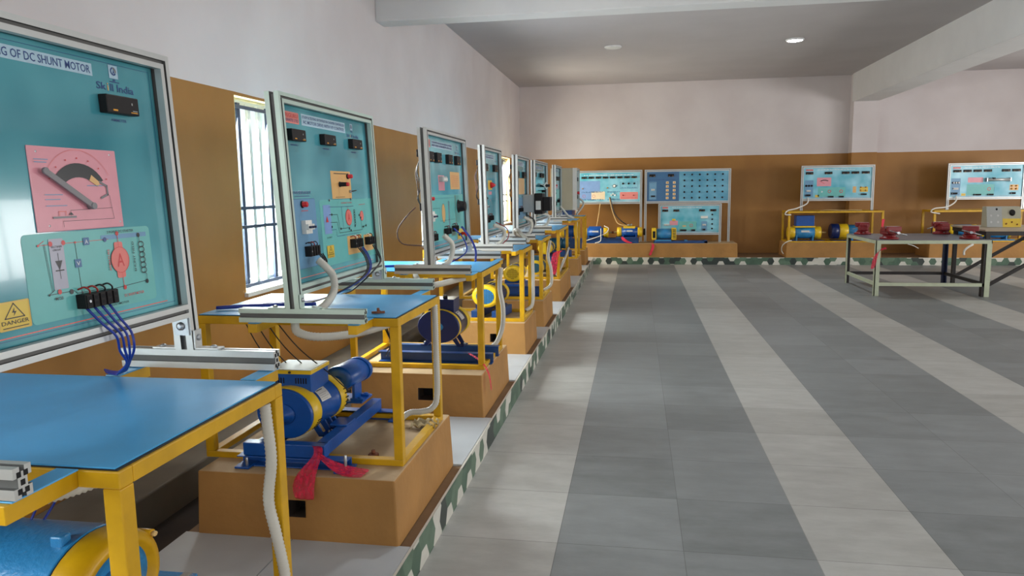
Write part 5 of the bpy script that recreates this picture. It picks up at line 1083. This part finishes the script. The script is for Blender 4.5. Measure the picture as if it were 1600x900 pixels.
conduit([(-1.18, 15.6, 1.5), (-1.1, 15.62, 1.42), (-1.12, 15.6, 1.33), (-1.2, 15.55, 1.22), (-1.24, 15.5, 1.175)], 'hose curling from the panel of the grey cabinet', .02, .01)
# under-table hoses
conduit([(-1.50, 3.02, 1.135), (-1.46, 2.97, 1.10), (-1.36, 2.99, 1.078), (-1.22, 3.16, 1.075), (-1.10, 3.6, 1.085)], 'conduit sagging under the near edge of the second table', .018)
conduit([(-1.50, 4.84, 1.135), (-1.45, 4.80, 1.09), (-1.36, 4.82, 1.07), (-1.22, 5.0, 1.09), (-1.10, 5.3, 1.10)], 'conduit sagging under the near edge of the third table', .02)
conduit([(-1.50, 1.22, 1.135), (-1.36, 1.20, 1.09), (-1.22, 1.30, 1.085), (-1.12, 1.5, 1.095)], 'conduit sagging under the near edge of the nearest table', .02)
conduit([(-1.10, 7.52, 1.18), (-1.26, 7.75, 1.28), (-1.30, 8.0, 1.22), (-1.2, 8.25, 1.172)], 'short conduit arching between the fourth and fifth tables', .02)
# wires of board 1
U1 = [(1.812, 1.42), (1.83, 1.42), (1.845, 1.42), (1.86, 1.42)]
for i in range(4):
    a = 1.85+i*.018; d = (i-1.5)
    pts = [(-1.43, 1.70+i*.028, 1.415), (-1.405, 1.722+i*.024, 1.37), (-1.388, 1.75+i*.02, 1.33), (-1.39+.004*d, 1.79+.014*d, 1.285), (-1.42-.004*d, 1.83+.01*d, 1.24), (-1.50, 1.90+.01*d, 1.19), (-1.58-.01*i, 1.975+.01*i, 1.161), (-1.64-.01*i, 2.01+.01*i, 1.157)]
    cable('wire', pts, .0035, 'wblue', 'blue wire hanging from the black terminal block of the nearest board', 'wire', 'blue wires of the nearest board')
for i in range(4):
    cable('wire', [(-1.62+i*.03, 1.5+.04*i, 1.142), (-1.60+i*.05, 1.53+.03*i, 1.0), (-1.66+i*.03, 1.6+.03*i, .88), (-1.68+i*.03, 1.62, .80)], .0035, 'wblue', 'thin blue wire hanging under the nearest table', 'wire', 'blue wires under the nearest table')
# board 2 wires
for i, c_ in enumerate(('wblack', 'wblack', 'wblue', 'wblue')):
    cable('wire', [(-1.435, 3.655+.022*i, 1.418), (-1.41, 3.675+.02*i, 1.37), (-1.40, 3.68+.02*i, 1.31), (-1.42, 3.63+.02*i, 1.26), (-1.5, 3.5+.02*i, 1.2), (-1.62, 3.40+.03*i, 1.163), (-1.85, 3.30+.03*i, 1.158)], .0035, c_, '%s wire looping from the wide terminal block of the second board to the tabletop' % ('black' if c_ == 'wblack' else 'blue'), 'wire', 'wires of the second board, %s' % ('black' if c_ == 'wblack' else 'blue'))
for i in range(2):
    cable('wire', [(-1.435, 3.865+.025*i, 1.418), (-1.405, 3.87+.02*i, 1.36), (-1.39, 3.84+.01*i, 1.32), (-1.43, 3.74+.01*i, 1.25), (-1.52, 3.76+.01*i, 1.18), (-1.57, 3.78+.01*i, 1.158)], .0035, 'wblack', 'dark wire from the small terminal block of the second board', 'wire', 'dark wires of the second board')
for i in range(3):
    cable('wire', [(-1.425, 3.145+.02*i, 1.43), (-1.405, 3.16+.01*i, 1.40), (-1.40, 3.165+.003*i, 1.385)], .003, 'wblack', 'short dark wire entering the hose below the supply terminals of the second board', 'wire', 'supply wires of the second board')
cable('cable_bundle', [(-2.00, 3.22, 1.162), (-1.85, 3.27, 1.166), (-1.7, 3.32, 1.166), (-1.56, 3.38, 1.162)], .009, 'wblue', 'blue cable bundle lying on the second table behind the board', 'cable')
for i in range(4):
    cable('wire', [(-1.93+.05*i, 3.3, 1.142), (-1.86+.07*i, 3.34, .95), (-1.78+.09*i, 3.40, .80), (-1.70+.09*i, 3.44, .70)], .003, 'wblack', 'thin dark wire hanging under the left side of the second table', 'wire', 'dark wires under the second table')
for i in range(2):
    cable('wire', [(-1.32, 3.62, 1.142), (-1.31+.01*i, 3.66, 1.0), (-1.30, 3.72, .90), (-1.37+.02*i, 3.83, .80)], .0035, 'wblack', 'dark wire dropping from the second table to the small rear machine', 'wire', 'dark wires to the small rear machine')
# board 3 / 4 wires
for i in range(2):
    cable('wire', [(-1.33, 5.29+.02*i, 1.43), (-1.28, 5.38, 1.35), (-1.26, 5.38, 1.25), (-1.36, 5.28, 1.18), (-1.48, 5.18, 1.16)], .005, 'wblue', 'dark blue wire looping left below the third board', 'wire', 'left wires of the third board')
    cable('wire', [(-1.33, 5.53+.03*i, 1.43), (-1.28, 5.62+.03*i, 1.33), (-1.24, 5.6+.03*i, 1.24), (-1.22, 5.50+.03*i, 1.165)], .005, 'wblue', 'dark blue wire slanting right below the third board', 'wire', 'right wires of the third board')
cable('wire', [(-1.45, 4.74, 1.60), (-1.50, 4.72, 1.55), (-1.58, 4.74, 1.45), (-1.56, 4.76, 1.36), (-1.43, 4.80, 1.34)], .004, 'wbrown', 'dark brown wire looping out behind the third board', 'wire')
cable('cable_bundle', [(-1.98, 5.1, 1.16), (-1.8, 5.14, 1.163), (-1.6, 5.2, 1.163), (-1.5, 5.24, 1.16)], .009, 'wblue', 'blue cable bundle lying on the third table behind the board', 'cable')
cable('wire', [(-1.33, 6.95, 1.40), (-1.24, 7.02, 1.34), (-1.22, 7.0, 1.25), (-1.3, 6.95, 1.165)], .005, 'wred', 'dark red wire beside the hose of the fourth board', 'wire')
for i in range(2): cable('wire', [(-1.26, 8.45+.05*i, 1.42), (-1.18, 8.55+.05*i, 1.34), (-1.2, 8.5, 1.22), (-1.22, 8.42, 1.165)], .006, 'wblack', 'black wire below the contactor box of the fifth board', 'wire', 'black wires of the fifth board')
# back wall cables
cable('cable', [(-.83, 17.28, 1.35), (-.86, 17.2, 1.1), (-.90, 17.1, .85), (-.92, 17.02, .80)], .01, 'wtan', 'tan cable hanging left below the eight-meter back-wall board', 'cable')
cable('cable', [(-.62, 17.28, 1.50), (-.55, 17.22, 1.2), (-.45, 17.1, .95), (-.36, 17.02, .88), (-.2, 16.98, .86)], .01, 'wtan', 'tan cable from the middle of the eight-meter board to the coupled machines', 'cable')
cable('cable', [(-.60, 17.26, 1.50), (-.5, 17.18, 1.15), (-.35, 17.1, .97), (-.22, 17.05, .88)], .012, 'wblack', 'dark cable from the middle of the eight-meter board to the coupled machines', 'cable')
cable('cable', [(-1.15, 16.84, .52), (-.9, 16.82, .60), (-.68, 16.83, .70), (-.62, 16.86, .80), (-.72, 16.88, .86)], .009, 'wwhite', 'white cable curling up over the left machine at the back wall', 'cable')
cable('cable', [(-.79, 16.84, .80), (-.79, 16.80, .65), (-.80, 16.79, .52), (-.92, 16.78, .475)], .009, 'wwhite', 'white cable dropping straight down before the left machine at the back wall', 'cable')
cable('cable', [(3.72, 17.1, 1.44), (3.68, 16.98, 1.32), (3.45, 16.85, 1.22), (3.25, 16.8, 1.17), (3.2, 16.8, 1.09), (3.32, 16.79, 1.08)], .014, 'wwhite', 'white cable from the left framed board looping over the yellow frame corner', 'cable')
cable('cable', [(6.72, 17.1, 1.44), (6.66, 16.98, 1.32), (6.45, 16.85, 1.22), (6.2, 16.8, 1.19), (6.13, 16.8, 1.12), (6.3, 16.79, 1.08)], .014, 'wwhite', 'white cable from the rheostat board looping over the yellow frame corner', 'cable')
cable('cable', [(3.35, 16.80, .52), (3.26, 16.78, .50), (3.17, 16.80, .42), (3.17, 16.9, .30), (3.2, 16.85, .22)], .012, 'wwhite', 'white cable drooping over the left end of the plinth behind the workbench', 'cable')
cable('cable', [(3.95, 16.95, 1.162), (4.1, 16.9, 1.175), (4.4, 16.95, 1.165), (4.6, 16.9, 1.17), (4.8, 16.95, 1.165)], .008, 'wtan', 'tan wire lying on top of the left open yellow frame', 'cable')
cable('plug', [(4.98, 11.97, .80), (4.90, 11.96, .75), (4.86, 11.96, .70), (4.86, 11.96, .64)], .016, 'wwhite', 'white plug hanging from the front edge of the workbench', 'plug')
cable('cable', [(4.07, 11.97, .805), (4.15, 11.96, .78), (4.22, 11.96, .74)], .006, 'wwhite', 'short grey wire end below the front edge of the workbench', 'cable')

# ribbons
def ribbon(pts, widths, dirs, label, mt=None, group=None):
    m = MB(); rows = []
    for p_, w_, d_ in zip(pts, widths, dirs):
        p_ = Vector(p_); d_ = Vector(d_).normalized(); n = d_.cross(Vector((.3, 1, .1))).normalized(); row = []
        for k in range(9):
            s_ = (k/8-.5); row.append(m.bm.verts.new(p_+d_*w_*s_+Vector((.2, -1, 0)).normalized()*.008*math.sin(k*2.3+p_.z*40)*min(1, w_*14)))
        rows.append(row)
    for A_, B_ in zip(rows, rows[1:]):
        for k in range(8): f = m.face([A_[k], A_[k+1], B_[k+1], B_[k]], mt or RIBBON); f.smooth = True
    o = m.build('red_ribbon'); s_ = o.modifiers.new('solidify', 'SOLIDIFY'); s_.thickness = .0012; su = o.modifiers.new('subsurf', 'SUBSURF'); su.levels = su.render_levels = 1
    tag(o, label, 'ribbon', group); return o
ribbon([(-1.44, 3.03, .562), (-1.41, 3.0, .570), (-1.40, 2.985, .54), (-1.425, 2.97, .50), (-1.44, 2.93, .468), (-1.445, 2.895, .42), (-1.43, 2.885, .365)], [.035, .05, .035, .06, .09, .11, .09], [(1, 0, 0)]*7, 'sheer red ribbon knotted on the blue channel, tail hanging over the second plinth')
ribbon([(-1.41, 2.99, .54), (-1.36, 2.97, .515), (-1.31, 2.97, .485), (-1.25, 2.975, .465), (-1.18, 2.98, .462)], [.03, .035, .05, .07, .085], [(0, 0, 1), (0, .2, 1), (0, .5, .9), (.1, 1, .3), (.2, 1, .05)], 'sheer red ribbon tail lying on the front edge of the second plinth')
ribbon([(-1.20, 5.10, .535), (-1.08, 4.98, .52), (-1.0, 4.86, .47), (-.985, 4.85, .40), (-.98, 4.85, .33)], [.012, .02, .035, .04, .03], [(0, .3, 1), (0, .5, 1), (0, 1, .2), (0, 1, 0), (0, 1, 0)], 'red ribbon trailing over the right edge of the third plinth')
ribbon([(-1.02, 10.14, .86), (-1.10, 10.08, .84), (-1.10, 10.04, .74), (-1.12, 10.03, .62), (-1.13, 10.03, .53)], [.05, .10, .09, .10, .08], [(1, 0, 0)]*5, 'red ribbon draped over the near right leg of the sixth table')
ribbon([(5.20, 16.80, .98), (5.19, 16.79, .88), (5.18, 16.79, .76)], [.06, .05, .03], [(1, 0, 0)]*3, 'orange-red ribbon tied on the right leg of the left open yellow frame', M_['ribbon'])
ribbon([(3.78, 11.985, .74), (3.68, 11.975, .73), (3.62, 11.975, .62), (3.60, 11.975, .48), (3.585, 11.98, .42)], [.03, .05, .06, .07, .04], [(0, 0, 1), (.5, 0, 1), (1, 0, 0), (1, 0, 0), (1, 0, 0)], 'faded red ribbon tied on the near left leg of the workbench')
ribbon([(.32, 16.80, .475), (.38, 16.72, .47), (.38, 16.71, .38), (.34, 16.71, .28), (.31, 16.71, .2)], [.04, .06, .06, .05, .06], [(1, 0, 0)]*5, 'pink-red ribbon hanging down the front of the long back-wall plinth', M_['ribbon'])
ribbon([(-.31, 16.79, .62), (-.29, 16.78, .56), (-.2, 16.77, .50), (-.08, 16.78, .475)], [.03, .10, .06, .04], [(1, 0, 0), (1, 0, .2), (.5, 0, 1), (.2, 1, .4)], 'pink ribbon tied on the navy base at the back wall', M_['ribbon'])
# small things on tables and plinths
def clamp(x, y, z, label, rz=0):
    t = thing('rusty_clamp', (x, y, z+.001), label, 'clamp', rz=rz); m = MB(); m.bar((-.03, 0, .006), (.03, .004, .006), .018, .008, M_['rust']); m.bar((0, -.02, .008), (.004, .02, .010), .012, .008, M_['rust']); m.cyl((0, 0, .008), (0, 0, .026), .007, M_['rust'], 6); m.build('body', t)
clamp(-1.17, 3.19, ZT1, 'small rusty clamp on the near edge of the second tabletop', .3)
clamp(-1.26, 4.99, ZT1, 'small rusty clamp on the third tabletop beside the rail', .6)
t = thing('rusty_nut', (-1.225, 3.20, ZP+.001), 'brown rusty nut on the second plinth inside the table frame', 'nut'); m = MB(); m.cyl((0, 0, 0), (0, 0, .016), .026, M_['rust'], 6); m.cyl((0, 0, .016), (0, 0, .034), .010, M_['rust'], 8); m.build('nut', t)
m = MB(); rnd = random.Random(5); N = 9
g = [[m.bm.verts.new((-1.17+.012*i*1.4+rnd.uniform(-.004, .004), 3.60+.014*j+rnd.uniform(-.004, .004), ZP+.004+abs(math.sin(i*1.1+j*.8))*.028+rnd.uniform(0, .006))) for j in range(N)] for i in range(N)]
for i in range(N-1):
    for j in range(N-1): m.face([g[i][j], g[i+1][j], g[i+1][j+1], g[i][j+1]], M_['rag']).smooth = True
o = m.build('crumpled_rag'); s_ = o.modifiers.new('solidify', 'SOLIDIFY'); s_.thickness = .003; tag(o, 'crumpled tan rag on the second plinth near the conduit end', 'rag')
